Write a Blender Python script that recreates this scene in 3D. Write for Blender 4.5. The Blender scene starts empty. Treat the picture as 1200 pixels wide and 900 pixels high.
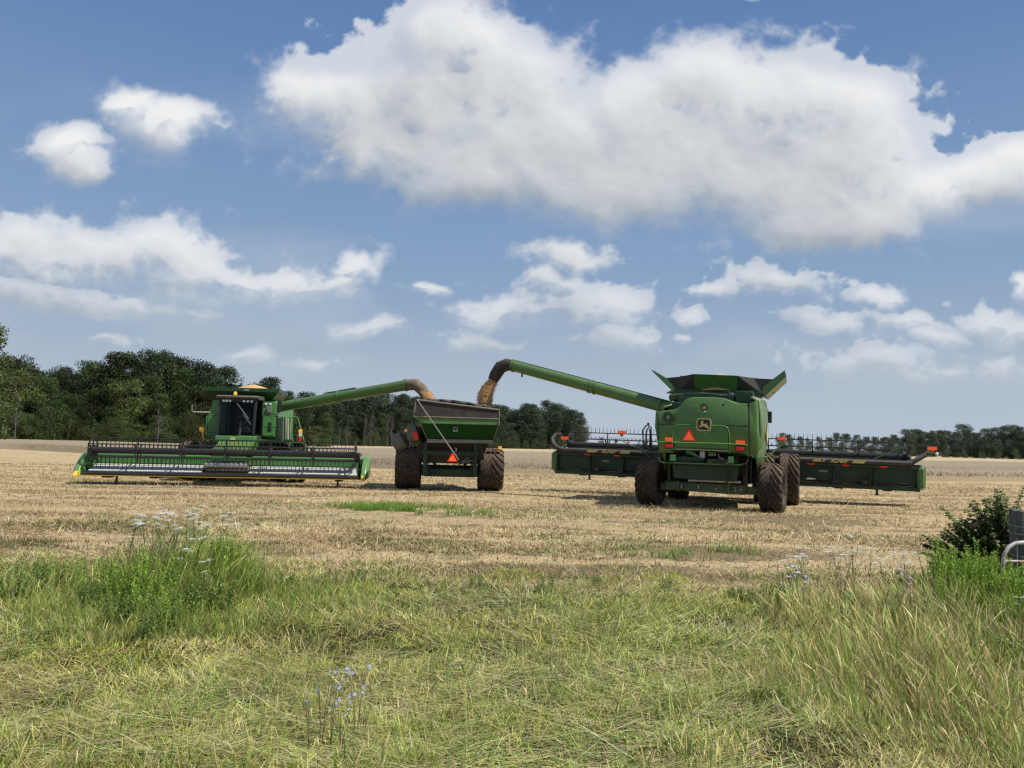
import bpy, math, random
import numpy as np
from mathutils import Vector, Matrix, Euler
random.seed(7); rng = np.random.default_rng(7)
SC = bpy.context.scene; COL = SC.collection
PI = math.pi; R = math.radians

# ------------------------------------------------------------------ camera
CAMH, PITCH, ROLL, FPX = 1.8, R(4.42), R(1.24), 900.0
cam_d = bpy.data.cameras.new('camera'); cam = bpy.data.objects.new('camera', cam_d); COL.objects.link(cam)
cam_d.sensor_width = 36; cam_d.lens = 27.0; cam_d.clip_start = 0.05; cam_d.clip_end = 9000
CM = Matrix.Rotation(R(90) + PITCH, 4, 'X') @ Matrix.Rotation(ROLL, 4, 'Z')
cam.matrix_world = Matrix.Translation((0, 0, CAMH)) @ CM
SC.camera = cam
def pdir(px, py):
    d = CM.to_3x3() @ Vector(((px - 600) / FPX, -(py - 450) / FPX, -1)); return d
def P(px, py, Y):
    d = pdir(px, py); return Vector((d.x / d.y * Y, Y, CAMH + d.z / d.y * Y))

# ------------------------------------------------------------------ sun and sky
SUNEL = R(55); SH = Vector((0.92, -0.38)).normalized()
SUNV = Vector((SH.x * math.cos(SUNEL), SH.y * math.cos(SUNEL), math.sin(SUNEL)))
ld = bpy.data.lights.new('sun', 'SUN'); ld.energy = 5.0; ld.angle = R(0.53); ld.color = (1.0, 0.955, 0.88)
lo = bpy.data.objects.new('sun', ld); COL.objects.link(lo); lo.rotation_mode = 'QUATERNION'
lo.rotation_quaternion = SUNV.to_track_quat('Z', 'Y')

class NT:
    """small helper round a node tree"""
    def __init__(s, nt): s.t = nt; s.n = nt.nodes; s.l = nt.links
    def node(s, ty, **kw):
        n = s.n.new(ty)
        for k, v in kw.items(): setattr(n, k, v)
        return n
    def put(s, sock, v):
        if v is None: return
        if hasattr(v, 'is_output') or isinstance(v, bpy.types.NodeSocket): s.l.new(v, sock)
        else: sock.default_value = v
    def m(s, op, a, b=None, c=None, clamp=False):
        n = s.node('ShaderNodeMath', operation=op); n.use_clamp = clamp
        s.put(n.inputs[0], a); s.put(n.inputs[1], b); s.put(n.inputs[2], c); return n.outputs[0]
    def vm(s, op, a, b=None, c=None):
        n = s.node('ShaderNodeVectorMath', operation=op)
        s.put(n.inputs[0], a); s.put(n.inputs[1], b); s.put(n.inputs[2], c)
        return n.outputs['Value'] if op in ('DOT_PRODUCT', 'LENGTH', 'DISTANCE') else n.outputs[0]
    def noise(s, vec, scale, detail=4, rough=0.55, dist=0.0, col=False, lac=2.0):
        n = s.node('ShaderNodeTexNoise'); s.put(n.inputs['Vector'], vec)
        n.inputs['Scale'].default_value = scale; n.inputs['Detail'].default_value = detail
        n.inputs['Roughness'].default_value = rough; n.inputs['Distortion'].default_value = dist
        n.inputs['Lacunarity'].default_value = lac
        return n.outputs['Color'] if col else n.outputs['Fac']
    def mix(s, f, a, b, blend='MIX'):
        n = s.node('ShaderNodeMix', data_type='RGBA', blend_type=blend)
        s.put(n.inputs[0], f); s.put(n.inputs[6], a); s.put(n.inputs[7], b); return n.outputs[2]
    def ss(s, v, lo_, hi_, a=0.0, b=1.0, smooth=True):
        n = s.node('ShaderNodeMapRange'); n.interpolation_type = 'SMOOTHSTEP' if smooth else 'LINEAR'
        s.put(n.inputs[0], v); n.inputs[1].default_value = lo_; n.inputs[2].default_value = hi_
        n.inputs[3].default_value = a; n.inputs[4].default_value = b; return n.outputs[0]
    def ramp(s, f, stops):
        n = s.node('ShaderNodeValToRGB'); s.put(n.inputs[0], f); e = n.color_ramp.elements
        while len(e) > 1: e.remove(e[-1])
        e[0].position = stops[0][0]; e[0].color = c4(stops[0][1])
        for p, c in stops[1:]:
            q = e.new(p); q.color = c4(c)
        return n.outputs[0]
def c4(c): return (c[0], c[1], c[2], 1.0)

# clouds as ellipses: px, py, rx, ry in the photo (converted to sky directions), thickness
CL = [(545,45,72,75),(600,105,100,78),(500,120,120,75),(390,125,95,62),(350,115,60,45),(450,175,110,52),(570,200,100,60),(640,170,110,80),
      (740,135,70,60),(830,110,110,75),(900,125,110,70),(980,120,110,55),(800,180,150,70),(930,205,150,70),(1010,175,95,70),(720,215,120,52),
      (960,262,90,40),(1075,222,75,42),(1140,205,75,42),(1190,185,50,36),(1010,255,90,40),
      (140,128,55,36),(195,150,58,38),(75,175,48,28),(92,196,36,22),
      (30,290,80,44),(110,300,90,46),(190,285,75,44),(225,310,75,38),(290,325,55,26),(350,330,55,30),(415,322,30,30),(395,338,50,18),
      (120,355,130,14),(20,345,90,20),(430,392,40,14),(285,415,38,11),(370,425,25,9),(125,396,24,8),
      (675,302,52,28),(650,335,50,24),(600,365,80,28),(560,375,60,22),(690,365,80,30),(720,405,60,20),(560,405,60,14),(500,345,28,9),
      (895,330,65,27),(835,342,40,16),(805,378,26,12),(795,403,20,10),
      (1030,352,38,16),(965,380,50,14),(1060,380,45,14),(1100,395,40,12),(1160,372,40,22),(1195,385,40,26),(1020,425,90,22),(1100,435,45,14),(1170,435,45,16),
      (870,0,26,8),(1192,330,22,16),(1060,440,40,10)]
GRAD=[(0.0, (0.44, 0.51, 0.60)), (0.12, (0.385, 0.47, 0.58)), (0.35, (0.245, 0.365, 0.55)), (0.75, (0.135, 0.245, 0.47)), (1.0, (0.09, 0.19, 0.42))]
def build_world():
    w = bpy.data.worlds.new('World'); SC.world = w; w.use_nodes = True
    N = NT(w.node_tree); N.n.clear()
    out = N.node('ShaderNodeOutputWorld'); bg = N.node('ShaderNodeBackground'); N.l.new(bg.outputs[0], out.inputs[0])
    sky = N.node('ShaderNodeTexSky', sky_type='NISHITA'); sky.sun_disc = False
    sky.sun_elevation = SUNEL; sky.sun_rotation = math.atan2(SH.x, SH.y)
    sky.air_density = 1.0; sky.dust_density = 0.6; sky.ozone_density = 1.6; sky.altitude = 100
    tc = N.node('ShaderNodeTexCoord'); sep = N.node('ShaderNodeSeparateXYZ'); N.l.new(tc.outputs['Generated'], sep.inputs[0])
    skyc = N.vm('MULTIPLY', sky.outputs[0], (0.085, 0.085, 0.085))
    el = N.m('ARCSINE', N.m('MINIMUM', N.m('MAXIMUM', sep.outputs[2], 0.0), 1.0))
    grad = N.ramp(N.m('MULTIPLY', el, 1.6), GRAD)
    base = N.mix(0.6, skyc, grad)
    # broken cloud over the rest of the sky
    cn = N.noise(N.vm('MULTIPLY', tc.outputs['Generated'], (1, 1, 2.2)), 2.2, 4, 0.6)
    base = N.mix(N.m('MULTIPLY', N.ss(cn, 0.50, 0.62), 0.7), base, (0.66, 0.68, 0.70, 1))
    N.l.new(base, bg.inputs[0]); bg.inputs[1].default_value = 1.0
    w.cycles.sampling_method = 'MANUAL'; w.cycles.sample_map_resolution = 256
build_world()
def vnoise(x,y,seed=0):
    xi=np.floor(x).astype(np.int64); yi=np.floor(y).astype(np.int64); fx=x-xi; fy=y-yi; fx=fx*fx*fx*(fx*(fx*6-15)+10); fy=fy*fy*fy*(fy*(fy*6-15)+10)
    def h(a,b):
        n=(a*374761393+b*668265263+seed*974634777)&0x7fffffff; n=((n^(n>>13))*1274126177)&0x7fffffff; return ((n^(n>>16))&0xffff)/65535.0
    return (h(xi,yi)*(1-fx)+h(xi+1,yi)*fx)*(1-fy)+(h(xi,yi+1)*(1-fx)+h(xi+1,yi+1)*fx)*fy
def fbm(x,y,seed=0,o=4,rough=.5,billow=False):
    s=0;a=1.;t=0; c,sn=math.cos(.6),math.sin(.6)
    for i in range(o):
        v=vnoise(x,y,seed+i*17)
        if billow: v=1-np.abs(2*v-1)
        s=s+a*v; t+=a; a*=rough; x,y=(x*c-y*sn)*2.03+7.1,(x*sn+y*c)*2.03+3.3
    return s/t
def smooth(x,a,b):
    t=np.clip((x-a)/(b-a),0,1); return t*t*(3-2*t)
def build_sky():
    """the cloudy part of the sky as a far backdrop sheet, clouds worked out per vertex"""
    st=.00155; u1=np.arange(-1.0,1.0,st); v1=np.arange(-.03,.76,st); U,V=np.meshgrid(u1,v1)
    wu=U+.030*(fbm(U*7,V*7,1,4)-.5)*2+.010*(fbm(U*26,V*26,5,3)-.5)*2; wv=V+.022*(fbm(U*7,V*7,2,4)-.5)*2+.008*(fbm(U*26,V*26,6,3)-.5)*2
    F=np.full(U.shape,-6.0); 
    for (px,py,rx,ry) in CL:
        d=pdir(px,py); cu,cv=d.x/d.y,d.z/d.y; ru,rv=rx/FPX*1.12,ry/FPX*1.12
        q=1-((wu-cu)/ru)**2-((wv-cv)/rv)**2; q=np.maximum(q,-6.)
        k=.45; h=np.clip(.5+.5*(F-q)/k,0,1); F=q*(1-h)+F*h+k*h*(1-h)
    F=F+np.maximum(F,0)*.9
    k_=smooth(V,.34,.22)      # lower = farther = finer
    bl=fbm(U*12,V*13,31,6,.55,True)*(1-k_)+fbm(U*30,V*36,32,5,.55,True)*k_; fb=fbm(U*8,V*9,41,6,.55)*(1-k_)+fbm(U*22,V*28,42,5,.55)*k_; fine=fbm(U*42,V*46,61,5,.6)*(1-k_)+fbm(U*75,V*85,62,4,.6)*k_
    sm_=1+.45*smooth(V,.50,.22)*(1-smooth(F,1.2,1.9))
    D=F*.75+np.clip(F,0,1.9)*.55+((bl-.52)*2.0+(fb-.5)*1.8+(fine-.5)*1.05)*sm_-.15*sm_
    # which way is the cloud's edge facing
    Fs=F.copy()
    gv=np.gradient(np.clip(Fs,-2,2.5),axis=0)/st; gu=np.gradient(np.clip(Fs,-2,2.5),axis=1)/st
    under=smooth(gv/(np.abs(gu)+np.abs(gv)+1.),-.2,.7)
    softn=.30+2.1*under+1.1*(1-smooth(fbm(U*5,V*5,71,3),.35,.6))
    softn=softn+.75*k_
    A=smooth(D,-.22,1.0*softn)
    # self shadowing toward the sun: up and to the right in the sky
    Dp=np.clip(D,0,2.2); sh=np.zeros_like(D); du,dv=.35,.94
    for k in range(1,15):
        r=.0078*k*1.0; sx,sy=int(round(r*du/st)),int(round(r*dv/st))
        sh[:D.shape[0]-sy,:D.shape[1]-sx]+=Dp[sy:,sx:]*(1.15-.05*k)
    sh/=14.
    # local relief
    H=np.sqrt(np.clip(D+.15,0,3)); 
    def blur(a,n):
        k=np.ones(n)/n; a=np.apply_along_axis(lambda m:np.convolve(m,k,'same'),0,a); return np.apply_along_axis(lambda m:np.convolve(m,k,'same'),1,a)
    Hs=blur(H,9); ry_=-np.gradient(Hs,axis=0)/st; rx_=-np.gradient(Hs,axis=1)/st
    rel=np.clip((rx_*.45+ry_*.9)*.016,-.5,.5)
    Hb=blur(H,31); rel+=np.clip((-np.gradient(Hb,axis=0)/st*.9-np.gradient(Hb,axis=1)/st*.45)*.035,-.6,.6)
    L=np.exp(-.95*np.maximum(blur(sh,51)-.12,0))*1.02+.17+rel*.32+(bl-.5)*.24+(fine-.5)*.12
    L=np.clip(L,0,1.05)
    lowm=smooth(V,.02,.32)
    st_=np.array([0,.25,.5,.75,1.05]); cols=np.array([(.35,.39,.43),(.46,.495,.535),(.62,.645,.67),(.77,.785,.795),(.89,.895,.895)])
    C=np.stack([np.interp(L,st_,cols[:,i]) for i in range(3)],-1)
    hz=np.array((.50,.565,.645)); f=(.45*(1-lowm))[...,None]; C=C*(1-f)+hz*f
    A=A*(.50+.47*lowm)*(.66+.34*smooth(F,.6,1.9))
    # thin veils low in the sky
    veil=smooth(fbm(U*3.2,V*9,81,5),.42,.72)*smooth(V,.62,.10)*.42; veil=np.maximum(veil,.42*smooth(V,.20,.0))
    vc=np.array((.50,.57,.655)); An=A+veil*(1-A); C=(C*A[...,None]+vc*(veil*(1-A))[...,None])/np.maximum(An,1e-4)[...,None]
    fade=smooth(np.abs(U),1.0,.86)*smooth(V,.755,.66); An=An*fade
    Rr=5200.; dirn=np.stack([U,np.ones_like(U),V],-1); dirn/=np.linalg.norm(dirn,axis=-1)[...,None]; pos=dirn*Rr+np.array([0,0,CAMH])
    ny,nx=U.shape; i=np.arange(nx-1)[None,:]+np.arange(ny-1)[:,None]*nx; Fc=np.stack([i,i+nx,i+nx+1,i+1],-1).reshape(-1)
    m=bpy.data.materials.new('sky_backdrop'); m.use_nodes=True; N=NT(m.node_tree); N.n.clear(); o=N.node('ShaderNodeOutputMaterial'); em=N.node('ShaderNodeEmission'); N.l.new(em.outputs[0],o.inputs[0])
    geo=N.node('ShaderNodeNewGeometry'); sp=N.node('ShaderNodeSeparateXYZ'); N.l.new(N.vm('NORMALIZE',geo.outputs['Position']),sp.inputs[0])
    el=N.m('ARCSINE',N.m('MINIMUM',N.m('MAXIMUM',sp.outputs[2],0.0),1.0)); grad=N.ramp(N.m('MULTIPLY',el,1.6),GRAD)
    at=N.node('ShaderNodeAttribute'); at.attribute_name='tint'; N.l.new(N.mix(at.outputs['Alpha'],grad,at.outputs['Color']),em.inputs[0]); m.cycles.emission_sampling='NONE'
    me=bpy.data.meshes.new('sky'); nv=ny*nx; nf=len(Fc)//4
    me.vertices.add(nv); me.vertices.foreach_set('co',pos.astype(np.float32).ravel()); me.loops.add(len(Fc)); me.loops.foreach_set('vertex_index',Fc.astype(np.int32)); me.polygons.add(nf)
    me.polygons.foreach_set('loop_start',(np.arange(nf)*4).astype(np.int32)); me.polygons.foreach_set('loop_total',np.full(nf,4,np.int32)); me.update(calc_edges=True)
    ca=me.color_attributes.new('tint','FLOAT_COLOR','POINT'); ca.data.foreach_set('color',np.concatenate([C,An[...,None]],-1).astype(np.float32).ravel())
    me.materials.append(m); ob=bpy.data.objects.new('sky',me); COL.objects.link(ob); ob['kind']='structure'
build_sky()

# ------------------------------------------------------------------ materials
MATS = {}
def pmat(name, col, rough=0.5, metal=0.0, dust=0.0, dustcol=(0.30, 0.24, 0.16), var=0.12, scale=3.0, bump=0.0, spec=0.5, emis=None, coat=0.0, low=None):
    m = bpy.data.materials.new(name); m.use_nodes = True; N = NT(m.node_tree)
    b = N.n['Principled BSDF']; tc = N.node('ShaderNodeTexCoord'); o = tc.outputs['Object']
    n = N.noise(o, scale, 5, 0.6)
    dark = tuple(c * (1 - var) for c in col); lite = tuple(min(1, c * (1 + var)) for c in col)
    c = N.mix(N.ss(n, 0.3, 0.7), c4(dark), c4(lite))
    if dust > 0:
        geo = N.node('ShaderNodeNewGeometry'); sp = N.node('ShaderNodeSeparateXYZ'); N.l.new(geo.outputs['Normal'], sp.inputs[0])
        up = N.ss(sp.outputs[2], 0.1, 0.95)
        n2 = N.noise(o, scale * 2.3, 6, 0.7)
        f = N.m('MULTIPLY', N.m('ADD', N.m('MULTIPLY', up, 0.75), N.ss(n2, 0.42, 0.75)), dust, clamp=True)
        if low:
            sp2 = N.node('ShaderNodeSeparateXYZ'); N.l.new(geo.outputs['Position'], sp2.inputs[0])
            f = N.m('ADD', f, N.m('MULTIPLY', N.m('MULTIPLY', N.ss(sp2.outputs[2], low[0], 0.2), N.ss(n2, 0.3, 0.65)), low[1]), clamp=True)
        c = N.mix(f, c, c4(dustcol))
        N.l.new(N.m('MULTIPLY_ADD', f, 0.5, rough, clamp=True), b.inputs['Roughness'])
    else: b.inputs['Roughness'].default_value = rough
    N.l.new(c, b.inputs['Base Color']); b.inputs['Metallic'].default_value = metal
    b.inputs['Specular IOR Level'].default_value = spec
    if coat: b.inputs['Coat Weight'].default_value = coat; b.inputs['Coat Roughness'].default_value = 0.15
    if bump > 0:
        bp = N.node('ShaderNodeBump'); bp.inputs['Strength'].default_value = bump; bp.inputs['Distance'].default_value = 0.02
        N.l.new(N.noise(o, scale * 6, 5, 0.65), bp.inputs['Height']); N.l.new(bp.outputs[0], b.inputs['Normal'])
    if emis: b.inputs['Emission Color'].default_value = c4(emis[0]); b.inputs['Emission Strength'].default_value = emis[1]
    MATS[name] = m; return m
GREEN = pmat('green_paint', (0.056, 0.158, 0.030), 0.36, dust=0.20, low=(1.5, 0.35), var=0.10, scale=4.0, coat=0.2)
GREEN2 = pmat('green_paint_dark', (0.012, 0.055, 0.015), 0.42, dust=0.08, low=(1.0, 0.3), var=0.12)
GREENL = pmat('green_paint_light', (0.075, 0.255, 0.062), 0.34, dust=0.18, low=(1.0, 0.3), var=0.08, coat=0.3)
CARTG = pmat('cart_green_paint', (0.010, 0.058, 0.014), 0.75, dust=0.0, var=0.1, spec=0.15)
YELLOW = pmat('yellow_paint', (0.75, 0.52, 0.03), 0.4, dust=0.25)
BLACK = pmat('black_paint', (0.018, 0.018, 0.020), 0.3, dust=0.08, dustcol=(0.2, 0.17, 0.13))
RUBBER = pmat('black_rubber', (0.030, 0.029, 0.028), 0.62, dust=0.2, dustcol=(0.22, 0.18, 0.13), var=0.2)
MUD = pmat('muddy_tyre_rubber', (0.024, 0.018, 0.014), 0.9, dust=0.80, dustcol=(0.185, 0.132, 0.088), var=0.5, scale=7.0, bump=1.0)
STEEL = pmat('bare_steel', (0.42, 0.42, 0.40), 0.35, metal=0.8, dust=0.3)
GREY = pmat('grey_paint', (0.22, 0.215, 0.20), 0.5, dust=0.25)
TARP = pmat('grey_tarp', (0.024, 0.020, 0.017), 0.7, dust=0.15, bump=0.3)
WHITEB = pmat('draper_belt', (0.56, 0.58, 0.55), 0.8, dust=0.25, var=0.1)
WHITE = pmat('white_paint', (0.72, 0.72, 0.68), 0.5, dust=0.2)
DARK = pmat('dark_interior', (0.012, 0.013, 0.012), 0.6)
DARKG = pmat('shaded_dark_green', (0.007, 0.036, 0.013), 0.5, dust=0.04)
RED = pmat('red_reflector', (0.62, 0.02, 0.012), 0.3, emis=((0.8, 0.03, 0.02), 0.10))
ORANGE = pmat('orange_reflector', (0.95, 0.13, 0.03), 0.35, var=0.05, emis=((1.0, 0.12, 0.03), 0.28))
AMBER = pmat('amber_lens', (0.95, 0.50, 0.04), 0.3, emis=((1.0, 0.5, 0.05), 0.15))
BROWNL = pmat('amber_shade', (0.35, 0.17, 0.04), 0.5)
LENS = pmat('lamp_lens', (0.8, 0.8, 0.78), 0.12)
DECAL = pmat('yellow_decal', (0.62, 0.52, 0.20), 0.5, var=0.1)
GRAIN = pmat('wheat_grain', (0.60, 0.36, 0.155), 0.85, var=0.18, scale=12.0, bump=0.5)
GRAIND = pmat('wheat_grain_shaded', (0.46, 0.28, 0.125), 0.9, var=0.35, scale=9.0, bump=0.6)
DUSTY_LIT_G = pmat('dusty_sunlit_green', (0.10, 0.17, 0.065), 0.45, dust=0.55, dustcol=(0.34, 0.33, 0.25), var=0.15, scale=2.0)  # pale dust plus the panel's sunlit whiteness put into the paint
SPOUT = pmat('grey_plastic', (0.12, 0.11, 0.098), 0.55, dust=0.25)
SKIN = pmat('seat_fabric', (0.05, 0.05, 0.05), 0.8)
def glass_mat():
    m = bpy.data.materials.new('cab_glass'); m.use_nodes = True; N = NT(m.node_tree); N.n.clear()
    o = N.node('ShaderNodeOutputMaterial'); t = N.node('ShaderNodeBsdfTransparent'); gl = N.node('ShaderNodeBsdfGlossy'); mx = N.node('ShaderNodeMixShader')
    t.inputs[0].default_value = (0.55, 0.60, 0.58, 1); gl.inputs['Roughness'].default_value = 0.03
    f = N.node('ShaderNodeFresnel'); f.inputs[0].default_value = 1.5
    N.l.new(N.m('MULTIPLY', f.outputs[0], 0.35), mx.inputs[0]); N.l.new(t.outputs[0], mx.inputs[1]); N.l.new(gl.outputs[0], mx.inputs[2]); N.l.new(mx.outputs[0], o.inputs[0])
    return m
GLASS = glass_mat()
def leafmat(name, trans=0.3, rough=0.55, far=None):
    m = bpy.data.materials.new(name); m.use_nodes = True; N = NT(m.node_tree); b = N.n['Principled BSDF']
    a = N.node('ShaderNodeAttribute'); a.attribute_name = 'tint'; c = a.outputs['Color']
    if far:  # trees differ a little from one to the next
        oi = N.node('ShaderNodeObjectInfo')
        hsv = N.node('ShaderNodeHueSaturation'); N.l.new(c, hsv.inputs['Color'])
        hsv.inputs['Hue'].default_value = 0.5
        N.l.new(N.m('MULTIPLY_ADD', oi.outputs['Random'], 1.0, 0.55), hsv.inputs['Value'])
        N.l.new(N.m('MULTIPLY_ADD', oi.outputs['Random'], 0.045, 0.47), hsv.inputs['Hue'])
        c = hsv.outputs[0]
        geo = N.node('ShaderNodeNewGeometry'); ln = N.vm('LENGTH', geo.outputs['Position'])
        c = N.mix(N.ss(ln, 190, 480, 0.0, 0.8, smooth=False), c, (0.130, 0.170, 0.120, 1))  # aerial haze put into the leaf colour, stronger with distance
    N.l.new(c, b.inputs['Base Color']); b.inputs['Roughness'].default_value = rough; b.inputs['Specular IOR Level'].default_value = 0.25
    o = N.n['Material Output']; tr = N.node('ShaderNodeBsdfTranslucent'); N.l.new(c, tr.inputs[0]); mx = N.node('ShaderNodeMixShader'); mx.inputs[0].default_value = trans
    N.l.new(b.outputs[0], mx.inputs[1]); N.l.new(tr.outputs[0], mx.inputs[2]); N.l.new(mx.outputs[0], o.inputs[0])
    return m
LEAF = leafmat('leaves', 0.25); TREELEAF = leafmat('tree_leaves', 0.16, far=True); BLADE = leafmat('grass_blades', 0.28, 0.5); STRAW = leafmat('straw', 0.15, 0.6)
BARK = pmat('bark', (0.13, 0.105, 0.085), 0.9, var=0.3, scale=2.0, bump=0.5)
SNAG = pmat('bare_wood', (0.095, 0.09, 0.08), 0.9, var=0.25)

# ------------------------------------------------------------------ mesh builder
def link(o, parent=None):
    COL.objects.link(o)
    if parent is not None: o.parent = parent
    return o
class MB:
    def __init__(s): s.v = []; s.f = []; s.mi = []; s.cm = 0; s.T = None; s.split = False; s.marks = []
    def mat(s, i): s.cm = i; return s
    def add(s, vs, fs):
        k = len(s.v)
        s.marks.append((len(s.v), len(s.f)))
        if s.T is not None: vs = [s.T @ Vector(v) for v in vs]
        s.v += [tuple(v) for v in vs]; s.f += [tuple(i + k for i in f) for f in fs]; s.mi += [s.cm] * len(fs); return s
    def box(s, x0, x1, y0, y1, z0, z1):
        return s.add([(x0,y0,z0),(x1,y0,z0),(x1,y1,z0),(x0,y1,z0),(x0,y0,z1),(x1,y0,z1),(x1,y1,z1),(x0,y1,z1)],
                     [(0,3,2,1),(4,5,6,7),(0,1,5,4),(1,2,6,5),(2,3,7,6),(3,0,4,7)])
    def hexa(s, pts): # 8 points: bottom 4, top 4
        return s.add(pts, [(0,3,2,1),(4,5,6,7),(0,1,5,4),(1,2,6,5),(2,3,7,6),(3,0,4,7)])
    def prism(s, poly, axis, a, b):
        """poly in the plane across axis; x: (y,z), y: (x,z), z: (x,y)"""
        n = len(poly)
        def p3(q, t): return {'x': (t, q[0], q[1]), 'y': (q[0], t, q[1]), 'z': (q[0], q[1], t)}[axis]
        vs = [p3(q, a) for q in poly] + [p3(q, b) for q in poly]
        fs = [tuple(range(n))[::-1], tuple(range(n, 2 * n))] + [(i, (i + 1) % n, n + (i + 1) % n, n + i) for i in range(n)]
        return s.add(vs, fs)
    def tube(s, pts, r, n=8, cap=True):
        pts = [Vector(p) for p in pts]; rs = r if isinstance(r, (list, tuple)) else [r] * len(pts)
        vs = []; fs = []; up = None
        for i, p in enumerate(pts):
            t = (pts[min(i + 1, len(pts) - 1)] - pts[max(i - 1, 0)]).normalized()
            if up is None:
                up = t.orthogonal().normalized()
            up = (up - t * up.dot(t)); up = up.normalized() if up.length > 1e-6 else t.orthogonal().normalized()
            w = t.cross(up)
            for k in range(n):
                a = 2 * PI * k / n; vs.append(p + (up * math.cos(a) + w * math.sin(a)) * rs[i])
        for i in range(len(pts) - 1):
            for k in range(n):
                fs.append((i*n + k, i*n + (k+1) % n, (i+1)*n + (k+1) % n, (i+1)*n + k))
        if cap: fs += [tuple(range(n))[::-1], tuple(range((len(pts)-1)*n, len(pts)*n))]
        return s.add(vs, fs)
    def bar(s, a, b, w, h):  # rectangular bar from a to b
        a, b = Vector(a), Vector(b); t = (b - a).normalized(); u = Vector((0, 0, 1)) if abs(t.z) < 0.95 else Vector((0, 1, 0))
        x = t.cross(u).normalized() * w / 2; y = x.cross(t).normalized() * h / 2
        return s.add([a-x-y, a+x-y, a+x+y, a-x+y, b-x-y, b+x-y, b+x+y, b-x+y], [(0,3,2,1),(4,5,6,7),(0,1,5,4),(1,2,6,5),(2,3,7,6),(3,0,4,7)])
    def lathe(s, prof, axis='x', n=32, c=(0,0,0)):  # prof: (pos along axis, radius)
        vs = []; fs = []
        for (t, r) in prof:
            for k in range(n):
                a = 2*PI*k/n; u, w = r*math.cos(a), r*math.sin(a)
                vs.append({'x': (c[0]+t, c[1]+u, c[2]+w), 'y': (c[0]+u, c[1]+t, c[2]+w), 'z': (c[0]+u, c[1]+w, c[2]+t)}[axis])
        for i in range(len(prof)-1):
            for k in range(n): fs.append((i*n+k, i*n+(k+1)%n, (i+1)*n+(k+1)%n, (i+1)*n+k))
        fs += [tuple(range(n))[::-1], tuple(range((len(prof)-1)*n, len(prof)*n))]
        return s.add(vs, fs)
    def sph(s, c, r, n=10, sq=(1,1,1)):
        vs = []; fs = []; m = n // 2 + 1
        for i in range(m):
            th = PI * i / (m - 1)
            for k in range(n):
                a = 2*PI*k/n; vs.append((c[0]+r*sq[0]*math.sin(th)*math.cos(a), c[1]+r*sq[1]*math.sin(th)*math.sin(a), c[2]+r*sq[2]*math.cos(th)))
        for i in range(m-1):
            for k in range(n): fs.append((i*n+k, (i+1)*n+k, (i+1)*n+(k+1)%n, i*n+(k+1)%n))
        return s.add(vs, fs)
    def mesh(s, name, mats):
        me = bpy.data.meshes.new(name); me.from_pydata(s.v, [], s.f)
        if not isinstance(mats, (list, tuple)): mats = [mats]
        for m in mats: me.materials.append(m)
        me.polygons.foreach_set('material_index', s.mi); me.validate(clean_customdata=False); me.update()
        return me
    def build(s, name, mats, parent=None, bevel=0.0, smooth=True, loc=None, rot=None, seg=2, ang=35):
        if s.split:   # every piece an object of its own
            mk = s.marks + [(len(s.v), len(s.f))]
            for (v0, f0), (v1, f1) in zip(mk, mk[1:]):
                q = MB(); q.v = s.v[v0:v1]; q.f = [tuple(i - v0 for i in f) for f in s.f[f0:f1]]; q.mi = s.mi[f0:f1]
                o = q.build(name, mats, parent, bevel, smooth, loc, rot, seg, ang)
            return o
        me = s.mesh(name, mats)
        import bmesh
        bm = bmesh.new(); bm.from_mesh(me); bmesh.ops.recalc_face_normals(bm, faces=bm.faces)
        for e in bm.edges:
            e.smooth = not (len(e.link_faces) == 2 and e.calc_face_angle(0) > R(ang))
        for f in bm.faces: f.smooth = smooth
        bm.to_mesh(me); bm.free()
        o = link(bpy.data.objects.new(name, me), parent)
        if loc is not None: o.location = loc
        if rot is not None: o.rotation_euler = rot
        if bevel > 0:
            b = o.modifiers.new('bevel', 'BEVEL'); b.width = bevel; b.segments = seg; b.limit_method = 'ANGLE'; b.angle_limit = R(35); b.harden_normals = False
        return o
def empty(name, parent=None, loc=(0,0,0), rot=(0,0,0)):
    o = link(bpy.data.objects.new(name, None), parent); o.location = loc; o.rotation_euler = rot; o.empty_display_size = 0.2; return o
def tag(o, label, cat, group=None, kind=None):
    o['label'] = label; o['category'] = cat
    if group: o['group'] = group
    if kind: o['kind'] = kind
    return o
def thing(name, label, cat, loc=(0,0,0), rot=(0,0,0), group=None): return tag(empty(name, None, loc, rot), label, cat, group)
def copyobj(o, parent=None):
    c = o.copy(); COL.objects.link(c)
    if parent is not None: c.parent = parent
    return c
def copytree(o, parent=None):
    c = copyobj(o, parent)
    for ch in list(o.children): copytree(ch, c)
    return c
def textmesh(body, name, mat, parent, M, size, bold=0.0, shear=0.0):
    cu = bpy.data.curves.new(name, 'FONT'); cu.body = body; cu.size = size; cu.offset = bold; cu.extrude = 0.002; cu.shear = shear; cu.align_x = 'CENTER'; cu.align_y = 'CENTER'
    t = bpy.data.objects.new(name, cu); COL.objects.link(t)
    bpy.context.view_layer.update()
    me = bpy.data.meshes.new_from_object(t.evaluated_get(bpy.context.evaluated_depsgraph_get()))
    bpy.data.objects.remove(t); me.materials.clear(); me.materials.append(mat)
    o = link(bpy.data.objects.new(name, me), parent); o.matrix_local = M; return o

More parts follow.
